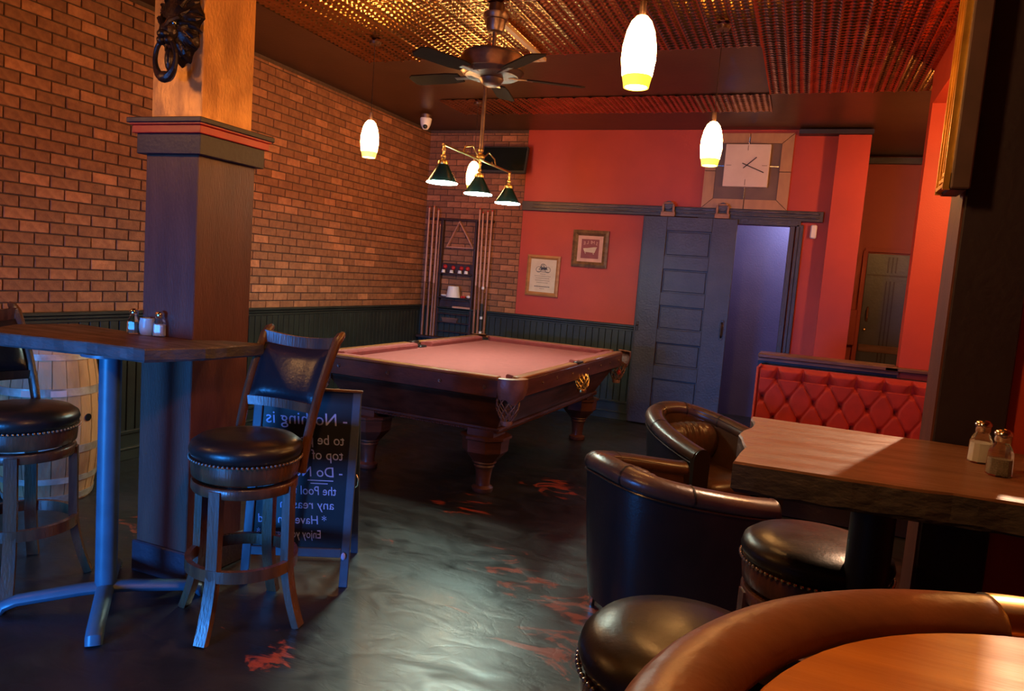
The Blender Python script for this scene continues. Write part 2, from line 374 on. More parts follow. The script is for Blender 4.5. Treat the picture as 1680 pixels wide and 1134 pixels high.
for ix in range(11):
    x = -3.53 + PW * (ix + .5)
    for iy in range(-3, 12):
        y = 5.27 - PW * (iy + .5)
        if y < -.9 or x > XR - .3: continue
        if y > 5.27 and not (x > -.45 or 6.4 < y < 7.05): continue
        if y > 6.6 and x > -.5: continue
        if y > YP and x > 1.6: continue
        o = bpy.data.objects.new('tin_panel', tm); COL.objects.link(o); o.parent = ceil; o.location = (x, y, ZC + .024)

def brick_wall(wall, axis, coord, u0, u1, z0, z1, sign, u_near, limit=300):
    """bricks on a wall: axis 0 = wall in the plane x=coord (runs along y), axis 1 = plane y=coord"""
    BL, BH, T = .19, .0715, .010; cand = []
    k = 0; z = z0
    while z < z1 - .005:
        zt = min(z + BH, z1); off = (BL / 2 if k % 2 else 0)
        u = u0 - off
        while u < u1:
            a, b = max(u, u0), min(u + BL, u1)
            if b - a > .03: cand.append((a, b, z, zt))
            u += BL
        z += BH; k += 1
    def dims(a, b, zz, zt):
        g = .0042; L = b - a - 2 * g; H = zt - zz - 2 * g
        c = ((a + b) / 2, (zz + zt) / 2)
        pr = T + random.uniform(-.002, .003)
        if axis == 0: return (coord + sign * pr / 2, c[0], c[1]), (pr, L, H)
        return (c[0], coord + sign * pr / 2, c[1]), (L, pr, H)
    cand.sort(key=lambda q: abs((q[0] + q[1]) / 2 - u_near) + .3 * abs(q[2] - 1.5))
    shared = {}
    for q in cand[:limit]:
        c, d = dims(*q); key = tuple(round(v, 3) for v in d)
        if key not in shared: shared[key] = MB().box((0, 0, 0), d, bev=.003).mesh('brick', M['brick'])
        o = bpy.data.objects.new('brick', shared[key]); COL.objects.link(o); o.parent = wall; o.location = c
    if cand[limit:]:
        mb = MB()
        for q in cand[limit:]:
            c, d = dims(*q); mb.box(c, d, bev=.003)
        mb.build('brick', M['brick'], wall, False)['kind'] = 'stuff'

def struct(name, mb, m, parent=None, smooth=False):
    o = mb.build(name, m, parent, smooth)
    if parent is None: o['kind'] = 'structure'
    return o
RAIL = 1.046
wl = struct('wall_left', quadbox(MB(), XL - .1, XL, YF, YB, 0, ZC + .05), M['mortar'])
brick_wall(wl, 0, XL, 1.35, YB, RAIL + .01, ZC, 1, 2.2)
XBR = -3.115
wb = struct('wall_back', quadbox(MB(), XL - .1, XBR, YB, YB + .1, 0, ZC + .05), M['mortar'])
brick_wall(wb, 1, YB, XL, XBR, RAIL + .01, ZC, -1, -3.7, 400)
# painted part of the back wall, with the doorway left open
DX0, DX1, DZ = -.80, -.165, 2.225
mb = MB(); quadbox(mb, XBR, DX0, YB - .012, YB + .1, 0, ZC + .05); quadbox(mb, DX0, DX1, YB - .012, YB + .1, DZ, ZC + .05); quadbox(mb, DX1, .456, YB - .012, YB + .1, 0, ZC + .05)
mb.build('painted_plaster', M['red'], wb, False)
# pilaster and the wall return beyond it
struct('trim_2', quadbox(MB(), .165, .456, YB - .11, YB + .1, 0, 3.12), M['red'])
struct('trim_3', quadbox(MB(), -.20, .47, YB - .14, YB - .01, 3.125, ZC + .01), M['navytrim'])
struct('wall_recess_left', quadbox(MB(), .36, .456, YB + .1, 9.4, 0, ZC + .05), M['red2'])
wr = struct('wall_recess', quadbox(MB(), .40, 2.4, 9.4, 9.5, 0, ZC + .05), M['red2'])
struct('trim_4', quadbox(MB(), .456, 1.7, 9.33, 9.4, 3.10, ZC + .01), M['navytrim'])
# partition at the booth: half wall to the left, full height to the right
struct('wall_partition', quadbox(MB(), .690, XR, YP, YP + .14, 0, ZC + .05), M['red'])
hw = struct('wall_partition_low', quadbox(MB(), -.26, .690, YP, YP + .14, 0, 1.03), M['navytrim'])
cp = MB(); cp.box((.215, YP + .06, 1.062), (.95, .24, .035), bev=.008); cp.box((1.1, YP - .03, 1.062), (1.0, .06, .03), bev=.006)
cp.box((.215, YP - .03, 1.035), (.95, .03, .02)); struct('trim_5', cp, M['capwood'])
# header beam that runs from the partition towards the viewer
struct('trim_6', quadbox(MB(), .69, .95, 3.4, YP, 2.92, ZC + .05), M['red'])
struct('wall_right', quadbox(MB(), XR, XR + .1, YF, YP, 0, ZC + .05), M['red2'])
fw = MB(); quadbox(fw, XL, -2.7, YF - .1, YF, 0, ZC + .05); quadbox(fw, -.7, XR, YF - .1, YF, 0, ZC + .05)
quadbox(fw, -2.7, -.7, YF - .1, YF, 0, .85); quadbox(fw, -2.7, -.7, YF - .1, YF, 2.45, ZC + .05); struct('wall_front', fw, M['mortar'])
wn = MB()  # assumed window behind the camera, added to go with the blue light
for x in (-2.7, -.7): wn.box((x, YF, 1.65), (.07, .14, 1.66))
for z in (.85, 2.45): wn.box((-1.7, YF, z), (2.07, .14, .07))
struct('assumed_window_1', wn, M['boardframe'])
# corridor behind the sliding door
rm = MB(); quadbox(rm, -1.6, .36, 9.3, 9.4, 0, ZC); quadbox(rm, -1.7, -1.6, YB + .1, 9.4, 0, ZC)
struct('wall_corridor', rm, M['bluewall'])

def point_fill(name, loc, power, color, r=.06):
    l = bpy.data.lights.new(name, 'POINT'); l.energy = power; l.color = color; l.shadow_soft_size = r
    o = bpy.data.objects.new(name, l); COL.objects.link(o); o.location = loc
point_fill('corridor_fill_light', (.05, 8.75, 2.55), 40, (.72, .74, 1.0))  # unseen lamp added to light up the corridor wall
# wainscot: boards with real grooves, a ledge rail and a base
def wainscot(name, pts_fn, length, parent, pitch=.075):
    mb = MB(); nb = int(length / pitch)
    for k in range(nb):
        a = k * pitch + .004; b = (k + 1) * pitch - .004
        mb.box(*pts_fn(a, b), bev=.003)
    o = mb.build('beadboard', M['wainscot'], parent, False); o['kind'] = 'stuff'
wsl = struct('trim_7', quadbox(MB(), XL, XL + .016, YF, YB, .1, RAIL), M['wainscot'])
wainscot('l', lambda a, b: ((XL + .020, YF + (a + b) / 2, .62), (.018, b - a, .84)), YB - YF, wsl)
wsb = struct('trim_8', quadbox(MB(), XL, -1.62, YB - .028, YB - .012, .1, RAIL), M['wainscot'])
wainscot('b', lambda a, b: ((XL + (a + b) / 2, YB - .034, .62), (b - a, .018, .84)), -1.62 - XL, wsb)
def rail(name, axis):
    mb = MB()
    prof = [(.06, RAIL + .012, .022), (.045, RAIL - .012, .02), (.034, RAIL - .038, .022)]
    for d, z, h in prof:
        if axis == 0: mb.box((XL + d / 2, (YF + YB) / 2, z), (d, YB - YF, h), bev=.004)
        else: mb.box(((XL - 1.62) / 2, YB - .012 - d / 2, z), (-1.62 - XL, d, h), bev=.004)
    struct(name, mb, M['wainscot'])
rail('trim_9', 0); rail('trim_10', 1)
def base(name, axis):
    mb = MB()
    for d, z0, z1 in ((.040, 0, .185), (.052, .185, .209), (.062, 0, .075), (.070, .075, .09)):
        if axis == 0: mb.box((XL + d / 2, (YF + YB) / 2, (z0 + z1) / 2), (d, YB - YF, z1 - z0), bev=.003)
        else: mb.box(((XL - 1.62) / 2, YB - .012 - d / 2, (z0 + z1) / 2), (-1.62 - XL, d, z1 - z0), bev=.003)
    struct(name, mb, M['wainscot'])
base('baseboard_left', 0); base('baseboard_back', 1)

# ------------------------------------------------------------ doorway, sliding door and its track
jm = MB()
jm.box((DX1 + .0, YB - .03, 1.12), (.05, .06, 2.24), bev=.004); jm.box((DX1 + .05, YB - .045, 1.12), (.03, .05, 2.24), bev=.004); jm.box((DX1 + .085, YB - .035, 1.12), (.04, .07, 2.24), bev=.006)
jm.box((-.60, YB - .04, 2.25), (1.02, .06, .06), bev=.004)
struct('trim_11', jm, M['bluedoor'])
dl = MB(); dl.box((-1.64, YB - .045, 1.14), (.085, .06, 2.26), bev=.006); dl_o = struct('trim_12', dl, M['bluedoor'])
sd = thing('sliding_door', 'dark navy sliding barn door with five recessed panels, hung from the track', 'door', (-1.175, 7.86, 0.012))
W, H_, T = .96, 2.25, .045
def door_panels(root, W, H_, T, zs, x0, x1, m):
    mb = MB(); mb.box((-W / 2 + (x0 + W / 2) / 2, 0, H_ / 2), (x0 + W / 2, T, H_), bev=.003); mb.build('stile', m, root, False)
    mb = MB(); mb.box((W / 2 - (W / 2 - x1) / 2, 0, H_ / 2), (W / 2 - x1, T, H_), bev=.003); mb.build('stile', m, root, False)
    edges = [0] + [z for p in zs for z in p] + [H_]
    for k in range(0, len(edges), 2):
        mb = MB(); mb.box(((x0 + x1) / 2, 0, (edges[k] + edges[k + 1]) / 2), (x1 - x0, T, edges[k + 1] - edges[k]), bev=.003); mb.build('rail', m, root, False)
    for a, b in zs:
        mb = MB(); mb.box(((x0 + x1) / 2, .012, (a + b) / 2), (x1 - x0, .012, b - a)); mb.box(((x0 + x1) / 2, .002, (a + b) / 2), (x1 - x0 - .03, .014, b - a - .03), bev=.005)
        mb.build('panel', m, root, False)
door_panels(sd, W, H_, T, [(.10, .50), (.52, .645), (.91, 1.045), (1.30, 1.435), (1.69, 1.83)][:0] + [(.15, .51), (.655, .905), (1.05, 1.305), (1.445, 1.695), (1.835, 2.105)], -.24, .23, M['bluedoor'])
hd = MB(); hd.box((.43, -.026, 1.10), (.035, .008, .21), bev=.003); hd.sweep([(.43, -.03, 1.02), (.43, -.06, 1.04), (.43, -.06, 1.16), (.43, -.03, 1.18)], .008, 8, (1, 0, 0)); hd.build('pull_handle', M['iron'], sd)
lk = MB(); lk.box((-.46, -.026, 1.06), (.03, .008, .10), bev=.003); lk.sphere((-.46, -.034, 1.07), .012); lk.build('lock_plate', M['iron'], sd)
tr = thing('door_track', 'long dark sliding door rail board running across the red back wall', 'door rail', (0, 7.90, 0))
mb = MB(); mb.box((-1.50, .01, 2.325), (3.22, .035, .105), bev=.004); mb.build('backing_board', M['trackpaint'], tr, False)
mb = MB(); mb.box((-1.45, -.022, 2.352), (3.05, .012, .022), bev=.002); mb.box((-1.45, -.022, 2.31), (3.05, .02, .015), bev=.002); mb.build('rail_bar', M['iron'], tr, False)
for x, lb in ((-1.42, 'copper coloured strap roller hanging on the left end of the door rail'), (-.86, 'copper coloured strap roller hanging on the door rail near the doorway')):
    r = thing('door_roller', lb, 'roller', (x, 7.845, 2.26), 0, None)
    mb = MB(); mb.box((0, 0, .03), (.15, .02, .05), bev=.003); mb.box((-.055, 0, .09), (.022, .02, .09), bev=.003); mb.box((.055, 0, .09), (.022, .02, .09), bev=.003); mb.box((0, -.004, .145), (.10, .02, .02), bev=.003); mb.build('bracket', M['rollerrust'], r, False)
    mb = MB(); mb.lathe([(.001, -.009), (.045, -.009), (.045, .009), (.001, .009)], 20, (0, .012, .125), Matrix.Rotation(PI / 2, 3, 'X'), caps=False); mb.build('wheel', M['iron'], r)

# ------------------------------------------------------------ far recess: a dark door and panel
fd = thing('far_door', 'blue-black panelled door at the end of the dark red recess', 'door', (.89, 9.395, 0))
mb = MB(); mb.box((0, -.02, 1.04), (.47, .04, 2.08), bev=.004); mb.build('door_leaf', M['doorfar'], fd, False)
mb = MB()
for x in (-.01, .03, .07): mb.box((x, -.043, 1.30), (.016, .006, .95), bev=.002); mb.box((x, -.043, 1.96), (.016, .006, .18), bev=.002)
mb.box((0, -.043, 1.835), (.45, .006, .02)); mb.build('moulding', M['navytrim'], fd, False)
mb = MB(); mb.box((0, -.045, .985), (.45, .012, .085), bev=.004); mb.build('push_plate', M['capwood'], fd, False)
mb = MB(); mb.sweep([(-.17, -.045, 1.30), (-.17, -.09, 1.34), (-.17, -.09, 1.42), (-.17, -.045, 1.46)], .011, 8, (1, 0, 0)); mb.sphere((-.18, -.06, 1.20), .018); mb.build('door_handle', M['brass'], fd)
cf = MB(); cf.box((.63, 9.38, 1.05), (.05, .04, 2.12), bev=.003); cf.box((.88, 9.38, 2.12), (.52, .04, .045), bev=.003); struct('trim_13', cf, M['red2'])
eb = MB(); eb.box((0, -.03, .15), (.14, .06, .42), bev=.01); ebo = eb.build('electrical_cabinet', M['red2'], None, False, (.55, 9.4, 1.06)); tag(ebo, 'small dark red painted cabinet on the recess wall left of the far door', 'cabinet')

# ------------------------------------------------------------ pillars
def pillar_left():
    p = thing('pillar', 'square brown and copper pillar with red moulding behind the left high table', 'pillar', (-2.6375, 2.625, 0))
    mb = MB(); mb.box((0, 0, .97), (.305, .35, 1.94), bev=.004); mb.build('lower_shaft', M['pilwood'], p, False)
    mb = MB(); mb.box((-.005, 0, 2.62), (.29, .31, 1.08), bev=.004); mb.build('upper_shaft', M['copper'], p, False)
    mb = MB(); mb.box((0, 0, .075), (.335, .38, .15), bev=.006); mb.build('plinth', M['bluedoor'], p, False)
    mb = MB(); mb.box((-.0, 0, 1.981), (.368, .40, .088), bev=.003); mb.build('cap_band', M['navytrim'], p, False)
    mb = MB(); mb.box((0, 0, 2.041), (.395, .43, .034), bev=.003); mb.box((0, 0, 2.0635), (.412, .447, .011), bev=.003); mb.build('red_moulding', M['redtrim'], p, False)
    mb = MB(); mb.box((0, 0, 2.078), (.43, .465, .022), bev=.003); mb.build('cap_board', M['navytrim'], p, False)
pillar_left()
def pillar_right():
    p = thing('pillar', 'dark square pillar at the end of the right high table, behind the shakers', 'pillar', (.498, 2.56, 0))
    mb = MB(); mb.box((0, 0, 1.6), (.18, .20, 3.16), bev=.004); mb.build('shaft', M['navytrim'], p, False)
    mb = MB(); mb.box((-.093, 0, 1.6), (.006, .19, 3.16)); mb.build('side_board', M['pilwood'], p, False)
    mb = MB(); mb.box((0, 0, .075), (.20, .23, .15), bev=.006); mb.build('plinth', M['navytrim'], p, False)
pillar_right()
struct('wall_right_low', quadbox(MB(), .59, 1.5, 2.50, 2.62, 0, 1.56), M['red'])
# box frame hung on the pillar's left face
fr = thing('box_picture_frame', 'deep box picture frame with ribbed gold face, hung on the dark right pillar', 'picture frame', (.398, 2.44, 2.12))
mb = MB(); x = -.045
H2, D2 = .26, .055
# frame body as four boards (plane x = const)
for z, h in ((-H2, .05), (H2 + .25, .05)): mb.box((-.024, 0, z + (.025 if z < 0 else -.025)), (.048, .17, h), bev=.004)
for y in (-.075, .075): mb.box((-.024, y, .125), (.048, .03, 2 * H2 + .25), bev=.004)
mb.build('frame', M['framebody'], fr, False)
for k, (d, q) in enumerate(((.060, .012), (.045, .008), (.030, .004))):
    mb = MB()
    for y in (-1, 1): mb.box((-.049 - q / 2, y * d, .125), (.006 + q, .009, 2 * H2 + .25 - .04 * k))
    for z in (-H2 + .012 + .02 * k, H2 + .238 - .02 * k): mb.box((-.049 - q / 2, 0, z), (.006 + q, 2 * d, .010))
    mb.build('gold_bead', M['gold'], fr, False)
mb = MB(); mb.box((-.030, 0, .125), (.01, .12, 2 * H2 + .2)); mb.build('picture', M['brass'], fr, False)

# lion head door knocker on the left pillar
kn = thing('door_knocker', 'dark bronze beast head knocker holding a ring, on the left pillar', 'ornament', (-2.605, 2.47, 2.27))
mb = MB()
mb.grid(lambda u, v: (lambda a, r: (r * math.cos(a) * .105 * (1 + .10 * math.sin(9 * a)) * (1.0 if math.sin(a) > 0 else .85), -.085 * math.sqrt(max(0, 1 - r ** 2)) * 1.0 + .0, .22 + r * math.sin(a) * .17 * (1 + .06 * math.sin(11 * a + 1))))(2 * PI * u, v), 48, 10, True)
for k in range(26):
    a = 2 * PI * k / 26; rr = .092 + .01 * (k % 2)
    x = math.cos(a) * rr; z = .23 + math.sin(a) * .15
    mb.sweep([(x * .75, -.045, .23 + (z - .23) * .75), (x * 1.02, -.035, z * 1.0), (x * 1.12, -.012, z + .012 * (-1) ** k)], [(.016, .012), (.013, .010), (.002, .002)], 6)
for k in range(14):
    a = 2 * PI * k / 14; mb.sweep([(math.cos(a) * .05, -.07, .24 + math.sin(a) * .075), (math.cos(a + .2) * .085, -.055, .24 + math.sin(a + .2) * .125)], [(.013, .012), (.003, .003)], 6)
mb.build('mane', M['iron'], kn)
mb = MB(); mb.sphere((0, -.085, .17), .040, 8, (1, 1, 1.1)); mb.sphere((0, -.115, .150), .024, 8, (1.2, .9, .8)); mb.sphere((-.020, -.105, .128), .020, 8); mb.sphere((.020, -.105, .128), .020, 8)
mb.sweep([(-.055, -.085, .225), (-.02, -.105, .205), (0, -.115, .165)], [(.012, .012), (.014, .012), (.010, .010)], 8); mb.sweep([(.055, -.085, .225), (.02, -.105, .205), (0, -.115, .165)], [(.012, .012), (.014, .012), (.010, .010)], 8)
mb.sphere((0, -.08, .055), .022, 8, (.9, .8, 2.2)); mb.build('muzzle', M['iron'], kn)
for s in (-1, 1): mb = MB(); mb.sphere((s * .034, -.092, .20), .011, 6); mb.build('eye', M['chrome'], kn)
mb = MB(); N_ = 28
mb.sweep([(math.sin(2 * PI * k / N_) * (.058 + .0), -.10 + .0, .055 - math.cos(2 * PI * k / N_) * .080) for k in range(N_)], [(.010 + .012 * max(0, math.cos(2 * PI * k / N_)) ** 2,) * 2 for k in range(N_)], 8, (0, 1, 0), closed=True)
mb.sphere((0, -.102, -.022), .030, 8, (1.3, .7, .8)); mb.build('ring', M['iron'], kn)

# ------------------------------------------------------------ high tables
def slab(root, poly, z0, z1, m, me, name='tabletop'):
    # live edge: subdivide outline and jitter
    pts = []; rnd = random.Random(3)
    for i in range(len(poly)):
        a = Vector(poly[i]); b = Vector(poly[(i + 1) % len(poly)]); k = max(1, int((b - a).length / .05))
        for j in range(k):
            p = a.lerp(b, j / k)
            if j: nrm = Vector((-(b - a).y, (b - a).x)).normalized(); p = p + nrm * rnd.uniform(-.004, .004)
            pts.append(p)
    n = len(pts); c = sum((Vector(p) for p in pts), Vector((0, 0))) / n
    mb = MB(); vs = []
    def ring(sc, z, jit):
        r = []
        for p in pts:
            q = c + (p - c) * sc; r.append((q.x, q.y, z + (rnd.uniform(-jit, jit) if jit else 0)))
        return r
    rings = [ring(.985, z0, .0), ring(1.0, z0 + .008, .004), ring(1.0, (z0 + z1) / 2, .006), ring(1.0, z1 - .006, .001)]
    for r in rings: vs += r
    fs = [tuple(range(n))[::-1]]
    for k in range(3): fs += [(k * n + i, k * n + (i + 1) % n, (k + 1) * n + (i + 1) % n, (k + 1) * n + i) for i in range(n)]
    mb.add(vs, fs); side = mb.build('rough_edge', me, root, False)
    mt = MB(); r1 = rings[3]; r2 = ring(.995, z1, .0); mt.add(r1 + r2, [(i, (i + 1) % n, n + (i + 1) % n, n + i) for i in range(n)] + [tuple(range(n, 2 * n))])
    mt.build(name, m, root, False)
def cross_base(root, c, z1, ang, foot, rp, m, feet=4):
    mb = MB(); mb.lathe([(rp, .05), (rp, z1)], 28, (c[0], c[1], 0)); mb.build('column', m, root)
    for k in range(feet):
        a = ang + k * 2 * PI / feet; d = Vector((math.cos(a), math.sin(a), 0)); cc = Vector((c[0], c[1], 0))
        mb = MB(); mb.sweep([cc + Vector((0, 0, .075)), cc + d * foot * .25 + Vector((0, 0, .07)), cc + d * foot * .85 + Vector((0, 0, .048)), cc + d * foot * .97 + Vector((0, 0, .03)), cc + d * foot + Vector((0, 0, .004))],
                            [(.036, .026), (.034, .026), (.032, .024), (.032, .024), (.030, .014)], 10); mb.build('foot', m, root)
    mb = MB(); mb.lathe([(.11, z1 - .012), (.11, z1)], 20, (c[0], c[1], 0)); mb.build('top_plate', m, root)
TH = 1.13
tl = thing('high_table', 'high pub table with rough dark plank top beside the left pillar', 'table', (-2.70, 2.32, 0))
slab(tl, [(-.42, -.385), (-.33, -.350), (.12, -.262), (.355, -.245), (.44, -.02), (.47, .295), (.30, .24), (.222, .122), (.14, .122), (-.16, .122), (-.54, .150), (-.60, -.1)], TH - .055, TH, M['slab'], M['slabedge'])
cross_base(tl, (.083, -.17), TH - .05, math.radians(45), .375, .042, M['steel'])
tr_ = thing('high_table', 'high pub table with thick worn plank top, right of the armchairs', 'table', (.45, 2.1, 0))
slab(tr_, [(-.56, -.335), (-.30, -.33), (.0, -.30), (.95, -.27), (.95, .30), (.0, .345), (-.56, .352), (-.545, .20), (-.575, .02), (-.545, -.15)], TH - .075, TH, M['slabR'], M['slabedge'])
cross_base(tr_, (-.20, .12), TH - .07, math.radians(45), .34, .058, M['blacksteel'])

# ------------------------------------------------------------ round table in the foreground
rt = thing('round_table', 'round orange wood table with padded brown rim and brass joint, in the foreground', 'table', (.46, .66, 0))
mb = MB(); mb.lathe([(.001, 1.055), (.478, 1.055), (.482, 1.062), (.482, 1.096), (.476, 1.103), (.001, 1.103)], 72, caps=False); mb.build('tabletop', M['tubwood'], rt)
RR, Rw, Rh = .545, .050, .030
NR = 96; a_b0, a_b1 = math.radians(92), math.radians(107)
def arc(a0, a1, n, r=RR, z=1.095): return [(r * math.cos(a0 + (a1 - a0) * k / n), r * math.sin(a0 + (a1 - a0) * k / n), z) for k in range(n + 1)]
mb = MB(); mb.sweep(arc(a_b1, a_b0 + 2 * PI, 90), (Rw, Rh), 16); mb.build('padded_rim', M['rim'], rt)
mb = MB(); mb.sweep(arc(a_b0 - .01, a_b1 + .01, 10), (Rw + .003, Rh + .003), 16); mb.build('brass_joint', M['brass'], rt)
mb = MB()
for k in range(5):
    a = 2 * PI * k / 5 + .2; mb = MB(); mb.box((math.cos(a) * .49, math.sin(a) * .49, 1.056), (.12, .04, .016), a); mb.build('rim_bracket', M['iron'], rt, False)
mb = MB(); mb.lathe([(.05, .03), (.05, 1.045)], 20); mb.build('column', M['steel'], rt)
mb = MB(); mb.lathe([(.28, 0), (.28, .015), (.06, .05)], 32); mb.build('base_plate', M['steel'], rt)

# ------------------------------------------------------------ bar stools
SH = .775; SR = .215
def stool(label, loc, leg_ang, back_ang=None, dome=.018):
    t = thing('bar_stool', label, 'bar stool', loc, 0, 'bar stools')
    mb = MB(); pr = [(.001, SH - .075), (SR - .012, SH - .075), (SR + .002, SH - .060), (SR + .009, SH - .038), (SR + .002, SH - .015), (SR - .025, SH - .004 + dome * .5), (SR * .55, SH + dome * .9), (.001, SH + dome)]
    mb.lathe(pr, 44, caps=False); mb.build('seat_cushion', M['leather'], t)
    mb = MB()
    for k in range(76):
        a = 2 * PI * k / 76; mb.sphere((math.cos(a) * (SR + .006), math.sin(a) * (SR + .006), SH - .072), .0068, 4)
    mb.build('nailhead_trim', M['nail'], t)
    mb = MB(); mb.lathe([(.001, SH - .15), (SR - .012, SH - .15), (SR - .004, SH - .142), (SR, SH - .11), (SR, SH - .078), (SR - .02, SH - .074)], 44, caps=False); mb.build('seat_apron', M['walnut'], t)
    mb = MB(); mb.lathe([(.12, SH - .166), (.12, SH - .149)], 24); mb.build('swivel_plate', M['iron'], t)
    mb = MB(); mb.lathe([(SR - .045, SH - .205), (SR - .008, SH - .205), (SR - .004, SH - .198), (SR - .004, SH - .170), (SR - .008, SH - .164), (SR - .045, SH - .164)], 44, caps=False); mb.build('leg_ring', M['walnut'], t)
    for k in range(4):
        a = math.radians(leg_ang) + k * PI / 2; d = Vector((math.cos(a), math.sin(a), 0)); path = []; rad = []
        for s in range(15):
            z = (SH - .175) * (1 - s / 14); q = max(0, 1 - z / .30); r = .200 + .006 * (1 - z / .6) + .062 * q ** 1.8
            path.append(d * r + Vector((0, 0, z))); rad.append((.024, .017 - .002 * q))
        mb = MB(); mb.sweep(path, rad, 4, ref=tuple(d), square=True); mb.build('leg', M['walnut'], t, True, angle=30)
    mb = MB(); mb.sweep([(math.cos(2 * PI * k / 40) * .213, math.sin(2 * PI * k / 40) * .213, .262) for k in range(40)], (.011, .024), 4, closed=True, square=True); mb.build('foot_ring', M['walnut'], t, True, angle=30)
    if back_ang is not None:
        a = math.radians(back_ang); b = Vector((math.cos(a), math.sin(a), 0)); r = Vector((math.sin(a), -math.cos(a), 0))
        def bp(w, h): # w -1..1, h height above floor
            q = (h - .60) / .6; lean = .140 + .05 * q + .155 * q ** 2
            return b * (lean - .022 * (1 - w * w) * 0) + r * w * (.172 + .02 * q) + Vector((0, 0, h)) + b * .03 * (1 - w * w)
        for w in (-1, 1):
            mb = MB(); hs = [.62, .70, .78, .86, .94, 1.02, 1.10, 1.17, 1.195, 1.205]
            pth = [bp(w, h) for h in hs]; pth[-1] = bp(w, 1.203) + b * .03; pth[-2] = bp(w, 1.19) + b * .012
            mb.sweep(pth, [(.018, .024)] * 7 + [(.019, .026), (.018, .024), (.012, .014)], 10, ref=tuple(b)); mb.build('back_post', M['walnut'], t)
        ws = [-1 + 2 * k / 10 for k in range(11)]
        mb = MB(); mb.sweep([bp(x, 1.165 - .018 * (1 - x * x)) for x in ws], (.012, .026), 4, ref=(0, 0, 1), square=True); mb.build('top_rail', M['walnut'], t, True, angle=30)
        mb = MB(); mb.sweep([bp(x, .885) for x in ws], (.011, .020), 4, ref=(0, 0, 1), square=True); mb.build('lower_rail', M['walnut'], t, True, angle=30)
        mb = MB()
        def padf(sgn):
            def f(u, v):
                w = -.90 + 1.80 * u; h = .905 + .235 * v; e = min(1, 6 * min(u, 1 - u)) ** .5 * min(1, 6 * min(v, 1 - v)) ** .5
                return bp(w, h - .016 * (1 - w * w) * v) + b * sgn * (.010 + .020 * e)
            return f
        mb.grid(padf(-1), 20, 14); mb.grid(padf(1), 20, 14); mb.build('back_pad', M['padleather'], t)
    return t
stool('walnut swivel bar stool with a black padded back, in front of the chalkboard', (-2.065, 2.345, 0), 10, 92)
stool('walnut swivel bar stool at the left edge, in front of the wine barrel', (-3.145, 2.145, 0), 45, 180)
stool('backless-looking round leather bar stool pushed under the right high table', (.125, 2.40, 0), 20)
stool('round leather bar stool nearest the viewer, beside the round table', (-.158, 1.540, 0), 35, None, .034)

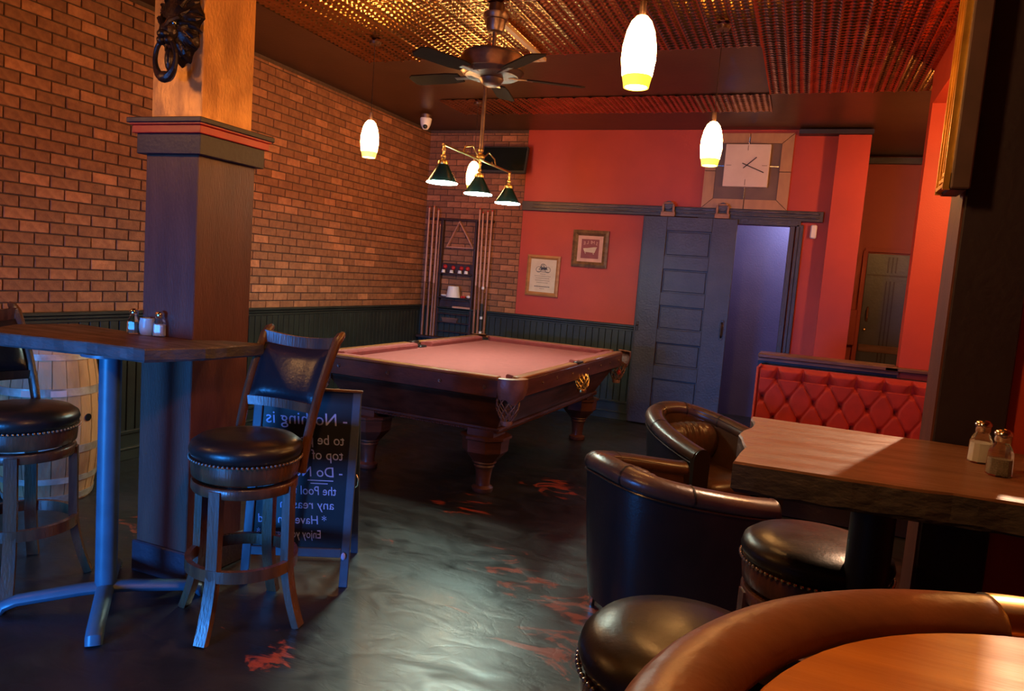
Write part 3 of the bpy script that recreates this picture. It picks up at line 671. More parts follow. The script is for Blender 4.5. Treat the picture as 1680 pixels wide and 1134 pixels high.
# ------------------------------------------------------------ tub armchairs
def armchair(label, loc, ang, W=.74, D=.70, zb=.77, za=.64, pillow=True):
    t = thing('tub_armchair', label, 'armchair', loc, ang, 'tub armchairs')          # faces local +x
    NP = 40; n_ = 2.7
    def P_(k, inset, taper=1.0):
        a = PI * k; lx = -math.cos(a); ly = math.sin(a)
        q = (abs(lx) ** n_ + abs(ly) ** n_) ** (-1 / n_)
        x = D / 2 - ly * q * (D - inset); y = lx * q * (W / 2 - inset)
        return Vector((x * taper, -y * taper, 0))
    rimz = lambda k: za + (zb - za) * math.sin(PI * k) ** 1.2
    R_ = .052
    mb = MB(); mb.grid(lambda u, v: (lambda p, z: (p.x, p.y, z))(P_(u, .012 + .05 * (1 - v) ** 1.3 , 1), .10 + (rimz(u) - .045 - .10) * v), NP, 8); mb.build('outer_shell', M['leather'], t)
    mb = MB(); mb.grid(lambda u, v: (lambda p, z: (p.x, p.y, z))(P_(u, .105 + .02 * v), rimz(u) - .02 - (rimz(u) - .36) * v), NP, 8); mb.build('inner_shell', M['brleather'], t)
    mb = MB(); pts = [P_(k / 38, .055) + Vector((0, 0, rimz(k / 38) - .045)) for k in range(39)]
    mb.sweep(pts, (R_ + .008, R_ - .006), 12); mb.build('rim_roll', M['brleather'], t)
    mb = MB(); pts = [P_(k / 38, .008) + Vector((0, 0, rimz(k / 38) - .082)) for k in range(39)]; mb.sweep(pts, .005, 6); mb.build('piping', M['leather'], t)
    for k in (.22, .40, .62, .80):
        mb = MB(); p = P_(k, .055) + Vector((0, 0, rimz(k) - .045)); tn = (P_(k + .01, .055) - P_(k - .01, .055)).normalized()
        mb.sweep([p - tn * .004, p + tn * .004], (R_ + .0105, R_ - .0035), 14, caps=False); mb.build('rim_seam', M['leather'], t)
    for k in (0, 1):
        p = P_(k, .055); mb = MB(); pr = []
        for s in range(13): a = PI * s / 12; pr.append((p.y + math.cos(a) * .056, rimz(k) - .055 + math.sin(a) * .056))
        pr += [(p.y - .054, .11), (p.y + .054, .11)]
        n2 = len(pr); x0, x1 = p.x - .02, p.x + .014
        mb.add([(x0, y, z) for y, z in pr] + [(x1, y, z) for y, z in pr], [tuple(range(n2))[::-1], tuple(range(n2, 2 * n2))] + [(i, (i + 1) % n2, n2 + (i + 1) % n2, n2 + i) for i in range(n2)])
        mb.build('arm_front', M['leather'], t)
    mb = MB()
    def cush(z0, z1, sx, sy, cx):
        def f(u, v):
            a = 2 * PI * u; q = (abs(math.cos(a)) ** 4 + abs(math.sin(a)) ** 4) ** (-.25); b = PI * (v - .5)
            rr = math.cos(b) ** .35 if abs(v - .5) < .4999 else 0
            return (cx + math.cos(a) * q * sx * rr, math.sin(a) * q * sy * rr, (z0 + z1) / 2 + math.sin(b) * (z1 - z0) / 2)
        return f
    mb.grid(cush(.30, .455, D / 2 - .065, W / 2 - .115, .035), 40, 13, True); mb.build('seat_cushion', M['brleather'], t)
    if pillow:
        mb = MB()
        def f(u, v):
            a = 2 * PI * u; w = (v - .5) * 2; e = max(0, 1 - abs(w) ** 5) ** .5; fold = 1 + .06 * math.cos(w * 30) * math.exp(-(w * 3) ** 2)
            return (-.120 + math.cos(a) * .09 * e * fold, w * (W / 2 - .12), .575 + math.sin(a) * .125 * e * fold)
        mb.grid(f, 26, 60, True); mb.build('back_pillow', M['brleather'], t)
    mb = MB(); mb.box((.10, 0, .205), (D - .34, W - .18, .21), bev=.01); mb.build('seat_base', M['leather'], t, False)
    for sx in (-1, 1):
        for sy in (-1, 1):
            mb = MB(); x, y = sx * (D / 2 - .15), sy * (W / 2 - .17 + .03 * sx); mb.sweep([(x * 1.03, y * 1.05, 0), (x, y, .11)], [(.014, .014), (.022, .022)], 10); mb.build('leg', M['chrome'], t)
    return t
armchair('black leather tub armchair with its back to the viewer, in front of the high table', (-.50, 3.27, 0), math.radians(46))
armchair('brown-black leather tub armchair farther back, beside the red tufted booth', (-.48, 4.45, 0), math.radians(-42), .70, .70, .80, .66)

# ------------------------------------------------------------ tufted booth
bo = thing('booth', 'red velvet button tufted booth against the low partition', 'booth seat', (.33, 5.60, 0))
BX0, BX1, BZ0, BZ1 = -.575, .56, .44, .998
sx_, sz_ = .178, .145
zr1 = .905
def tuft(u, v):
    x = BX0 + (BX1 - BX0) * u; z = BZ0 + (BZ1 - BZ0) * v
    X = (x - BX0 - .135) / sx_
    if z >= zr1:
        c = abs(math.sin(PI * X)); k = (z - zr1) / (BZ1 - zr1); wdt = .55 * (1 - k) + .10; h = 1 - (.72 - .25 * k) * math.exp(-(c / wdt) ** 2)
        e = min(1, (BZ1 - z) / .03)
    else:
        Z = (z - zr1) / sz_; h = 1
        A = abs(math.sin(PI * (X + Z / 2))); B = abs(math.sin(PI * (X - Z / 2)))
        h -= .16 * math.exp(-(A / .16) ** 2) * (.5 + .5 * B) + .10 * math.exp(-(B / .16) ** 2)
        d2 = (A * A + B * B); h -= .62 * math.exp(-d2 / .13)
        h = max(.05, h)
        e = 1
    ex = min(1, min(x - BX0, BX1 - x) / .02)
    return (x, .17 - .03 - (.085 * h * math.sqrt(max(0, e)) + .008) * math.sqrt(max(0, ex)), z)
mb = MB(); mb.grid(tuft, 220, 100); mb.build('tufted_back', M['velvet'], bo)
mb = MB(); mb.box((0, .165, .50), (BX1 - BX0, .05, 1.0)); mb.build('back_board', M['navytrim'], bo, False)
mb = MB(); mb.sweep([(BX0, .10, BZ0), (BX0, .10, BZ1 - .02), (BX0 + .02, .10, BZ1)], (.014, .05), 8, ref=(0, 1, 0)); mb.build('side_piping', M['velvet'], bo)
bm = MB().sphere((0, 0, 0), .011, 5).mesh('button', M['velvet'], True)
for r in range(4):
    z = zr1 - r * sz_
    for k in range(-1, 8):
        x = BX0 + .135 + (k + (.5 if r % 2 else 0)) * sx_
        if BX0 + .03 < x < BX1 - .03 and z > BZ0:
            o = bpy.data.objects.new('button', bm); COL.objects.link(o); o.parent = bo; o.location = (x, .125, z)
mb = MB(); mb.box((0, -.13, .40), (1.13, .54, .14), bev=.04); mb.build('seat_cushion', M['velvet'], bo)
mb = MB(); mb.box((0, -.10, .165), (1.12, .46, .33), bev=.01); mb.build('seat_base', M['navytrim'], bo, False)

# ------------------------------------------------------------ pool table
pt = thing('pool_table', 'mahogany pool table with faded red felt and net pockets', 'pool table', (-2.385, 5.615, 0), math.radians(-2.0))
PWd, PL, PZ = .803, 1.357, .865         # half width, half length, rail top
IW, IL = PWd - .15, PL - .15            # playing field inside the cushions
mb = MB(); mb.box((0, 0, PZ - .055), (2 * (IW + .05), 2 * (IL + .05), .03)); mb.build('playing_cloth', M['felt'], pt, False)
segs = []
g = .075; mg = .06
# cushion pieces between the pockets: local outlines (x across, y along)
def cushion(p0, p1, inward):
    a = Vector(p0); b = Vector(p1); i = Vector(inward); d = (b - a).normalized(); m2 = MB()
    wd = .085
    prof = [(0, PZ), (wd * .85, PZ - .001), (wd, PZ - .012), (wd * .93, PZ - .042), (0, PZ - .042)]
    vs = []
    for e, q in ((0, a), (1, b)):
        for w_, z in prof:
            s = (w_ * .8) * (1 if e == 0 else -1); v = q + i * w_ + d * s; vs.append((v.x, v.y, z))
    k = len(prof); m2.add(vs, [tuple(range(k)), tuple(range(k, 2 * k))[::-1]] + [(j, k + j, k + (j + 1) % k, (j + 1) % k) for j in range(k)])
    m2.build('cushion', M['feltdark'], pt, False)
    m3 = MB(); va = a + d * .004; vb = b - d * .004
    q = [va, vb, vb + i * wd * .84 - d * wd * .68, va + i * wd * .84 + d * wd * .68]
    m3.add([(v.x, v.y, PZ + .0015) for v in q] + [(v.x, v.y, PZ - .004) for v in q], [(0, 1, 2, 3), (4, 7, 6, 5), (0, 4, 5, 1), (1, 5, 6, 2), (2, 6, 7, 3), (3, 7, 4, 0)])
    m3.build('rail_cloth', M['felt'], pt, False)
cw = PWd - .068; cl = PL - .068
for s in (-1, 1):
    cushion((-cw + g, s * cl), (cw - g, s * cl), (0, -s))
    cushion((s * cw, -cl + g), (s * cw, -mg), (-s, 0)); cushion((s * cw, mg), (s * cw, cl - g), (-s, 0))
# wooden rail caps
for s in (-1, 1):
    mb = MB(); mb.box((0, s * (PL - .034), PZ - .008), (2 * PWd - .24, .068, .022), bev=.006); mb.build('rail_cap', M['poolrail'], pt)
    for q in (-1, 1):
        mb = MB(); mb.box((s * (PWd - .034), q * (PL / 2 - .01), PZ - .008), (.068, PL - .23, .022), bev=.006); mb.build('rail_cap', M['poolrail'], pt)
# rail aprons with rosettes
AZ0, AZ1 = PZ - .135, PZ - .018
for s in (-1, 1):
    mb = MB(); mb.box((0, s * (PL - .018), (AZ0 + AZ1) / 2), (2 * PWd - .22, .034, AZ1 - AZ0), bev=.004); ap = mb.build('rail_apron', M['poolwood'], pt)
    for x in (-.55, -.14, .27, .60):
        m2 = MB(); m2.lathe([(.001, 0), (.014, 0), (.013, .004), (.008, .003), (.006, .006), (.001, .007)], 14, (x, s * (PL), PZ - .072), Matrix.Rotation(s * -PI / 2, 3, 'X'), caps=False); m2.build('rosette', M['fan'], ap)
    mb = MB(); mb.box((s * (PWd - .018), 0, (AZ0 + AZ1) / 2), (.034, 2 * PL - .22, AZ1 - AZ0), bev=.004); ap = mb.build('rail_apron', M['poolwood'], pt)
    for y in (-1.13, -.84, -.55, -.20, .20, .55, .84, 1.13):
        m2 = MB(); m2.lathe([(.001, 0), (.014, 0), (.013, .004), (.008, .003), (.006, .006), (.001, .007)], 14, (s * PWd, y, PZ - .072), Matrix.Rotation(s * PI / 2, 3, 'Y'), caps=False); m2.build('rosette', M['fan'], ap)
# tapered cabinet
CZ0 = .452
def ringbox(w, l, z): return [(-w, -l, z), (w, -l, z), (w, l, z), (-w, l, z)]
lv = [(PWd - .075, PL - .085, AZ0 + .02), (PWd - .085, PL - .10, AZ0 - .03), (PWd - .20, PL - .245, CZ0 + .03), (PWd - .215, PL - .265, CZ0)]
mb = MB(); vs = []
for w_, l_, z in lv: vs += ringbox(w_, l_, z)
fs = [(0, 1, 2, 3), (12, 15, 14, 13)]
for k in range(3): fs += [(k * 4 + i, k * 4 + (i + 1) % 4, (k + 1) * 4 + (i + 1) % 4, (k + 1) * 4 + i) for i in range(4)]
mb.add(vs, fs); mb.build('cabinet', M['poolwood'], pt, False)
mb = MB(); w_, l_ = PWd - .195, PL - .24
mb.sweep(ringbox(w_, l_, CZ0 + .015), (.014, .012), 8, closed=True); mb.build('bottom_moulding', M['poolwood'], pt, True)
mb = MB()
for s in (-1, 1):
    for k in range(84): mb.sphere((-w_ + 2 * w_ * k / 83, s * (l_ + .004), CZ0 - .002), .010, 3)
    for k in range(150): mb.sphere((s * (w_ + .004), -l_ + 2 * l_ * k / 149, CZ0 - .002), .010, 3)
mb.build('bead_moulding', M['poolwood'], pt)
# pockets
def pocket(x, y, ang, corner):
    a = math.radians(ang); d = Vector((math.cos(a), math.sin(a), 0)); r = Vector((-d.y, d.x, 0)); c = Vector((x, y, 0))
    if corner:
        mb = MB(); R_c = .125
        def f(u, v):   # curved shield hanging from the rounded rail corner
            b = a + (u - .5) * PI * .62; e = abs(u - .5) * 2
            z = PZ + .003 - v * (.155 - .035 * e ** 2 + .012 * math.cos(4 * PI * u)); rr = R_c + .006 * math.sin(PI * v) - .02 * v * v
            q = c - d * .045 + Vector((math.cos(b), math.sin(b), 0)) * rr; return (q.x, q.y, z)
        mb.grid(f, 22, 9); mb.build('pocket_leather', M['poolleather'], pt)
        mb = MB()
        def f2(u, v):
            b = a + (u - .5) * PI * .62; rr = R_c - .062 * v + .002; q = c - d * .045 + Vector((math.cos(b), math.sin(b), 0)) * rr; return (q.x, q.y, PZ + .004 + .004 * math.sin(PI * v))
        mb.grid(f2, 22, 5); mb.build('pocket_iron', M['poolrail'], pt)
        nc = c - d * .035; top = PZ - .12; depth = .17; rn = .072
    else:
        mb = MB(); mb.box(c - d * .03 + Vector((0, 0, PZ + .001)), (.05, .115, .012), a, bev=.004); mb.build('pocket_iron', M['iron'], pt)
        nc = c + d * .018; top = PZ - .09; depth = .13; rn = .040
    mb = MB(); mb.lathe([(.02, 0), (.036, .0), (.04, .02), (.036, .03)], 12, nc - d * .0 + Vector((0, 0, top - depth - .02)), caps=False)
    NS = 9
    for k in range(NS):
        for s in (-1, 1):
            pth = []
            for j in range(7):
                v = j / 6; b = 2 * PI * (k / NS) + s * v * 1.6; rr = rn * (1 - v) + .028 * v + .02 * math.sin(PI * v)
                pth.append(nc + Vector((math.cos(b) * rr, math.sin(b) * rr, top - depth * v)))
            mb.sweep(pth, .0042, 4, caps=False)
    mb.build('pocket_net', M['net'] if corner else M['brass'], pt)
    m2 = MB(); m2.box(c - d * .085 + Vector((0, 0, PZ - .034)), (.11, .11, .025), a, bev=.01); m2.build('pocket_hole', M['black'], pt, False)
for sx in (-1, 1):
    for sy in (-1, 1): pocket(sx * (PWd - .03), sy * (PL - .03), math.degrees(math.atan2(sy, sx)), True)
    pocket(sx * (PWd), 0, 0 if sx > 0 else 180, False)
# legs: octagonal block over a turned foot
for sx in (-1, 1):
    for sy in (-1, 1):
        lx, ly = sx * (PWd - .318), sy * (PL - .327)
        mb = MB(); bl = []
        for r_, z in ((.085, .225), (.145, .30), (.15, .385), (.165, .392), (.165, .41)):
            cb = r_ * .45; bl.append([(cb, r_, z), (-cb, r_, z), (-r_, cb, z), (-r_, -cb, z), (-cb, -r_, z), (cb, -r_, z), (r_, -cb, z), (r_, cb, z)])
        vs = [(x + lx, y + ly, z) for r in bl for x, y, z in r]; fs = [tuple(range(8)), tuple(range(32, 40))[::-1]]
        for k in range(4): fs += [(k * 8 + i, k * 8 + (i + 1) % 8, (k + 1) * 8 + (i + 1) % 8, (k + 1) * 8 + i) for i in range(8)]
        mb.add(vs, fs)
        mb.box((lx, ly, .432), (.20, .20, .05))
        lg = mb.build('leg', M['poolwood'], pt, False)
        m2 = MB(); m2.lathe([(.068, 0), (.075, .010), (.075, .032), (.052, .048), (.050, .075), (.058, .15), (.066, .175), (.074, .185), (.068, .198), (.086, .212), (.078, .232)], 28, (lx, ly, 0)); m2.build('turned_foot', M['poolwood'], lg)
def ball(x, y, z, m, label): 
    mb = MB(); mb.sphere((0, 0, 0), .028, 8); o = mb.build('pool_ball', m, None, True, (x, y, z)); tag(o, label, 'ball')
ball(-1.575, 6.90, .655, M['chalkred'], 'red ball resting in the far right net pocket of the pool table')

# ------------------------------------------------------------ pool table lamp
lt = thing('pool_lamp', 'three shade brass pool table lamp hanging on a rod from the ceiling', 'lamp', (-2.40, 5.145, 0))
mb = MB(); mb.cyl((0, 0, 2.42), (0, 0, 3.16), .016, n=12); mb.build('rod', M['fan'], lt)
mb = MB(); mb.lathe([(.06, 3.12), (.065, 3.158)], 20); mb.build('ceiling_canopy', M['fan'], lt)
mb = MB(); mb.sphere((0, 0, 2.40), .035, 8); mb.sphere((0, 0, 2.45), .022, 6); mb.build('ornament_ball', M['brass'], lt)
mb = MB(); mb.cyl((0, -.62, 2.38), (0, .62, 2.38), .009, n=10); mb.build('bar', M['brass'], lt)
for s in (-1, 1):
    mb = MB(); mb.sweep([(0, s * .05, 2.40), (0, s * .15, 2.46), (0, s * .27, 2.43), (0, s * .30, 2.385), (0, s * .25, 2.375), (0, s * .22, 2.40)], .006, 8, ref=(1, 0, 0)); mb.build('scroll', M['brass'], lt)
for y in (-.60, 0, .605):
    z0 = 2.115
    mb = MB(); mb.cyl((0, y, 2.27), (0, y, 2.38), .009, n=10); mb.sphere((0, y, 2.30), .018, 6); mb.sphere((0, y, 2.345), .014, 6); st = mb.build('shade_stem', M['brass'], lt)
    mb = MB(); mb.lathe([(.036, 2.245), (.038, 2.25), (.034, 2.27), (.018, 2.28)], 20, (0, y, 0)); mb.build('brass_collar', M['brass'], lt)
    mb = MB(); mb.lathe([(.032, 2.25), (.105, z0 + .012), (.107, z0), (.102, z0 + .010), (.028, 2.246)], 32, (0, y, 0), caps=False); sh = mb.build('lamp_shade', M['green_shade'], lt)
    mb = MB(); mb.lathe([(.001, z0 + .008), (.098, z0 + .008), (.104, z0 + .0015), (.108, z0 + .002), (.108, z0 + .008), (.104, z0 + .009)], 32, (0, y, 0), caps=False); mb.build('glowing_diffuser', M['lampglow'], lt)

# ------------------------------------------------------------ pendants
def pendant(x, y, zb, label, zt=ZC, gm='pendant'):
    t = thing('pendant_lamp', label, 'lamp', (x, y, zb), 0, 'glass pendant lamps')
    h = .275
    k1 = 0; prof = [(.050, 0), (.060, .05), (.068, .11), (.066, .16), (.055, .215), (.040, .252), (.022, .272), (.001, .275)]
    k0 = [(.044, .002), (.050, 0), (.0535, .02), (.0585, .042)]
    mb = MB(); mb.lathe([(.0585, .042), (.060, .05), (.068, .11), (.066, .16), (.055, .215), (.040, .252), (.022, .272), (.001, .275)], 28, caps=False); mb.lathe([(.001, .010), (.044, .006)], 24, caps=False); mb.build('glass_shade', M[gm], t)
    mb = MB(); mb.lathe(k0, 28, caps=False); mb.build('shade_rim', M['pendant_rim'], t)
    mb = MB(); mb.lathe([(.012, .272), (.014, .28), (.012, .33), (.005, .335)], 14); mb.build('socket', M['fan'], t)
    mb = MB(); mb.cyl((0, 0, .33), (0, 0, zt - zb), .0025, n=6); mb.build('cord', M['iron'], t)
    mb = MB(); mb.lathe([(.04, zt - zb - .02), (.045, zt - zb - .0)], 20); mb.build('ceiling_canopy', M['ceiling_dark'], t)
pendant(-.698, 2.90, 2.298, 'lit pendant lamp nearest the viewer, highest in the photo')
pendant(-.633, 4.78, 2.303, 'lit pendant lamp hanging in front of the square clock')
pendant(-3.13, 4.73, 2.315, 'lit pendant lamp hanging before the long brick wall')
pendant(-3.12, 6.55, 2.32, 'lit pendant lamp half hidden behind the pool table lamp')
pendant(1.22, 4.75, 2.30, 'assumed lit pendant lamp over the booth, behind the right pillar', gm='pendant_strong')  # unseen pendants from here on are assumed, some with a raised glow
pendant(1.25, 7.0, 2.30, 'assumed lit pendant lamp in the passage behind the booth partition', gm='pendant_strong')
pendant(-.66, .95, 2.30, 'assumed lit pendant lamp above the round table, outside the picture', gm='pendant_strong')
pendant(-3.75, 1.15, 2.30, 'assumed lit pendant lamp left of the left high table, outside the picture')

# ------------------------------------------------------------ ceiling fan, conduit, camera
fn = thing('ceiling_fan', 'bronze ceiling fan with dark blades above the pool table', 'fan', (-1.93, 4.22, -.045))
mb = MB(); mb.lathe([(.035, 3.045), (.048, 3.05), (.058, 3.075), (.064, 3.115), (.072, 3.118), (.074, 3.135), (.078, 3.14), (.078, 3.155)], 32); mb.build('canopy', M['fan'], fn)
mb = MB(); mb.lathe([(.05, 3.155), (.05, 3.21)], 20); mb.build('mount_block', M['ceiling_dark'], fn)
mb = MB(); mb.cyl((0, 0, 2.93), (0, 0, 3.05), .014, n=12); mb.lathe([(.02, 2.96), (.035, 2.93), (.05, 2.92)], 20); mb.build('down_rod', M['fan'], fn)
mb = MB(); mb.lathe([(.001, 2.932), (.08, 2.93), (.15, 2.922), (.190, 2.910), (.194, 2.902), (.190, 2.898), (.200, 2.892), (.204, 2.86), (.198, 2.815), (.200, 2.808), (.190, 2.802), (.184, 2.79), (.165, 2.778), (.14, 2.785), (.075, 2.772), (.001, 2.772)], 48, caps=False); mb.build('motor_housing', M['fan'], fn)
mb = MB(); mb.lathe([(.001, 2.775), (.07, 2.772), (.075, 2.765), (.06, 2.735), (.035, 2.722), (.001, 2.72)], 32, caps=False); mb.build('switch_housing', M['fan'], fn)
for k in range(5):
    a = 2 * PI * k / 5 + .55; R = Matrix.Rotation(a, 3, 'Z') @ Matrix.Rotation(.2, 3, 'X')
    mb = MB(); n3 = []
    pl = [(.22, -.05), (.30, -.062), (.56, -.064), (.59, -.04), (.59, .04), (.56, .064), (.30, .062), (.22, .05)]
    mb.prism(pl, -.004, .004); mb.v = [tuple(R @ Vector(v) + Vector((0, 0, 2.785))) for v in mb.v]; bl_ = mb.build('fan_blade', M['blade'], fn, False)
    mb = MB(); mb.box((.18, 0, 0), (.16, .035, .008), bev=.002); mb.v = [tuple(R @ Vector(v) + Vector((0, 0, 2.782))) for v in mb.v]; mb.build('blade_iron', M['fan'], bl_, False)
cn = MB(); cn.sweep([(-1.975, 4.35, 3.135), (-1.978, 4.57, 3.135), (-1.975, 5.232, 3.135), (-2.02, 5.225, 3.135), (-2.45, 5.17, 3.135)], (.018, .012), 4, square=True); o = cn.build('ceiling_conduit', M['conduit'], None, False)
tag(o, 'bent metal conduit on the tin ceiling running from fan to pool lamp', 'conduit')
sc = thing('security_camera', 'white dome security camera on the ceiling near the brick corner', 'camera', (-3.95, 7.02, ZC))
mb = MB(); mb.lathe([(.055, -.05), (.06, 0)], 24); mb.build('mount', M['fan'], sc)
mb = MB(); mb.lathe([(.001, -.158), (.025, -.155), (.042, -.13), (.055, -.10), (.062, -.055), (.062, -.04), (.055, -.035)], 28, caps=False); mb.build('housing', M['white'], sc)
mb = MB(); mb.sphere((.012, -.028, -.128), .026, 8); mb.build('lens', M['black'], sc)

# ------------------------------------------------------------ things on the back wall
tv = thing('television', 'dark flat screen television high on the brick corner wall', 'television', (-3.33, 7.80, 2.82))
R = Matrix.Rotation(math.radians(-12), 3, 'X')
mb = MB(); mb.box((0, 0, 0), (.56, .05, .31), mtx=R, bev=.006); mb.build('casing', M['cuewrap'], tv, False)
mb = MB(); mb.box(R @ Vector((0, -.027, .004)), (.53, .004, .27), mtx=R); mb.build('screen', M['tv'], tv, False)
mb = MB(); mb.box((0, .09, 0), (.12, .12, .10)); mb.build('wall_bracket', M['iron'], tv, False)

ck = thing('wall_clock', 'large square wall clock with cream face over brown and tan wood', 'clock', (-.664, 7.93, 2.76))
O, I_ = .425, .315; ZT = .385
for s in (-1, 1):
    for h in (-1, 1):   # mitred frame, each side in two halves
        mb = MB()
        def yq(p): mb.add([(x, -.028, z) for x, z in p] + [(x, .018, z) for x, z in p], [tuple(range(len(p)))[::-1], tuple(range(len(p), 2 * len(p)))] + [(i, (i + 1) % len(p), len(p) + (i + 1) % len(p), len(p) + i) for i in range(len(p))])
        g_ = .004
        yq([(s * O, h * g_), (s * O, h * (ZT - g_)), (s * (I_), h * (ZT - .10 - g_)), (s * I_, h * g_)]); mb.build('frame_segment', M['clocktan'], ck, False)
        mb = MB(); yq([(s * g_, h * ZT), (s * (O - g_), h * ZT), (s * (I_ - g_), h * (ZT - .10)), (s * g_, h * (ZT - .10))]); mb.build('frame_segment', M['clocktan'], ck, False)
mb = MB(); mb.box((0, .005, 0), (2 * O - .01, .02, 2 * ZT - .01)); mb.build('backing', M['line'], ck, False)
mb = MB(); mb.box((0, -.012, 0), (2 * I_ - .004, .012, 2 * (ZT - .10) - .004)); mb.build('inner_panel', M['clockbrown'], ck, False)
mb = MB(); mb.box((-.005, -.055, .05), (.44, .07, .43), bev=.005); mb.build('clock_face', M['clockwhite'], ck, False)
for (x, z, dx, dz) in ((-.005, .30, .007, .09), (-.005, -.215, .007, .13), (.26, .05, .09, .007), (-.26, .05, .09, .007)):
    mb = MB(); mb.box((x, -.03, z), (dx, .02, dz)); mb.build('marker_bar', M['chrome'], ck, False)
for (x, z, dx, dz) in ((-.005, .225, .005, .05), (-.005, -.12, .005, .06), (.17, .05, .05, .004), (-.18, .05, .05, .004)):
    mb = MB(); mb.box((x, -.0915, z), (dx, .003, dz)); mb.build('hour_mark', M['darkframe'], ck, False)
for ang, ln, tail in ((48, .12, .045), (113, .185, .05)):
    a = math.radians(ang); d = Vector((math.sin(a), 0, math.cos(a))); c0 = Vector((-.002, -.096, .052))
    mb = MB(); mb.sweep([c0 - d * tail, c0 + d * ln], (.0045, .0022), 4, ref=(0, 1, 0), square=True); mb.build('clock_hand', M['line'], ck, False)

def framed(name, label, x0, x1, z0, z1, m, wf, tilt=0):
    t = thing(name, label, 'picture', ((x0 + x1) / 2, YB - .014, (z0 + z1) / 2)); w2, h2 = (x1 - x0) / 2, (z1 - z0) / 2
    t.rotation_euler = (0, tilt, 0)
    mb = MB()
    outer = [(-w2, -h2), (w2, -h2), (w2, h2), (-w2, h2)]
    for k in range(4):
        a = outer[k]; b = outer[(k + 1) % 4]; ia = (a[0] * (w2 - wf) / w2, a[1] * (h2 - wf) / h2); ib = (b[0] * (w2 - wf) / w2, b[1] * (h2 - wf) / h2)
        ma = ((a[0] + ia[0]) / 2, (a[1] + ia[1]) / 2); mb_ = ((b[0] + ib[0]) / 2, (b[1] + ib[1]) / 2)
        mb.add([(a[0], 0, a[1]), (b[0], 0, b[1]), (b[0], -.022, b[1]), (a[0], -.022, a[1]), (ma[0], -.030, ma[1]), (mb_[0], -.030, mb_[1]), (ia[0], -.014, ia[1]), (ib[0], -.014, ib[1])], [(0, 1, 2, 3), (3, 2, 5, 4), (4, 5, 7, 6)])
    mb.build('frame', m, t, False)
    return t, w2, h2
t, w2, h2 = framed('framed_certificate', 'pine framed certificate with a line drawing, lower of the two pictures', -3.003, -2.603, 1.30, 1.769, M['pineframe'], .045, .01)
mb = MB(); mb.box((0, -.009, 0), (2 * w2 - .06, .008, 2 * h2 - .06)); mb.build('paper', M['paper'], t, False)
mb = MB()
def ringline(mb, cx, cz, r, y=-.0145, wd=.0022, n=20): mb.sweep([(cx + r * math.cos(2 * PI * k / n), y, cz + r * math.sin(2 * PI * k / n)) for k in range(n)], (wd, .0008), 4, ref=(0, 1, 0), closed=True, square=True)
ringline(mb, -.055, .07, .032); ringline(mb, .055, .07, .032); ringline(mb, .0, .10, .035); ringline(mb, -.01, .115, .02)
mb.sweep([(-.055, -.0145, .07), (-.01, -.0145, .12), (.055, -.0145, .07), (0, -.0145, .065), (-.055, -.0145, .07)], (.003, .0008), 4, ref=(0, 1, 0), square=True)
mb.box((.01, -.0145, .085), (.07, .0015, .025)); mb.box((.0, -.0145, .045), (.15, .0015, .005)); mb.build('drawing', M['ink'], t, False)
mb = MB()
for k, (z, w_) in enumerate(((.02, .07), (-.005, .20), (-.03, .17), (-.055, .18), (-.08, .14), (-.125, .19), (-.15, .06))):
    nn = int(w_ / .018)
    for j in range(nn): mb.box((-w_ / 2 + (j + .5) * w_ / nn, -.0145, z), (w_ / nn * .75, .0015, .004 if k != 5 else .009))
mb.build('text_line', M['ink'], t, False)['kind'] = 'stuff'
t, w2, h2 = framed('framed_bathtub_print', 'dark framed bathtub print on pink mount, upper of the two pictures', -2.473, -2.059, 1.668, 2.082, M['darkframe'], .062, .0)
mb = MB(); mb.box((0, -.009, 0), (2 * w2 - .10, .008, 2 * h2 - .10)); mb.build('mount', M['pinkmat'], t, False)
mb = MB(); mb.box((.0, -.0145, 0), (.205, .003, .215)); mb.build('print', M['mauve'], t, False)
mb = MB()
for k, (ch, x) in enumerate(zip('SMILE', (.072, .037, .0, -.034, -.070))):
    g2 = text_mb(ch, .052); bz = .045 + .012 * math.cos(x * 22); moved(g2, x + .015, -.0175, bz); mb.add(g2.v, g2.f)
mb.build('lettering', M['pinkmat'], t, False)
mb = MB(); mb.prism([(-.062, -.02), (.055, -.028), (.075, .028), (.068, .034), (-.07, .018), (-.078, .012)], 0, .003); mb.v = [(x, -.0165 - z, y - .015) for x, y, z in mb.v]
mb.sweep([(-.078, -.0175, .0), (-.03, -.0175, .004), (.04, -.0175, .016), (.078, -.0175, .018)], (.004, .002), 6, ref=(0, 1, 0))
for x, z in ((-.05, -.045), (.045, -.052)): mb.sweep([(x, -.0175, z + .012), (x - .006, -.0175, z), (x + .004, -.0175, z - .008)], (.003, .002), 6, ref=(0, 1, 0))
mb.build('bathtub_drawing', M['paper'], t, False)
mb = MB()
for z in (-h2 - .012, h2 + .012): mb.sphere((0, -.004, z), .005, 4)
mb.build('nail', M['chrome'], t)
mb = MB(); mb.box((0, -.014, 0), (.062, .028, .135), bev=.011); o = mb.build('motion_sensor', M['white'], None, True, (.035, YB - .012, 2.18)); tag(o, 'small white plastic sensor on the red wall right of the doorway', 'sensor')

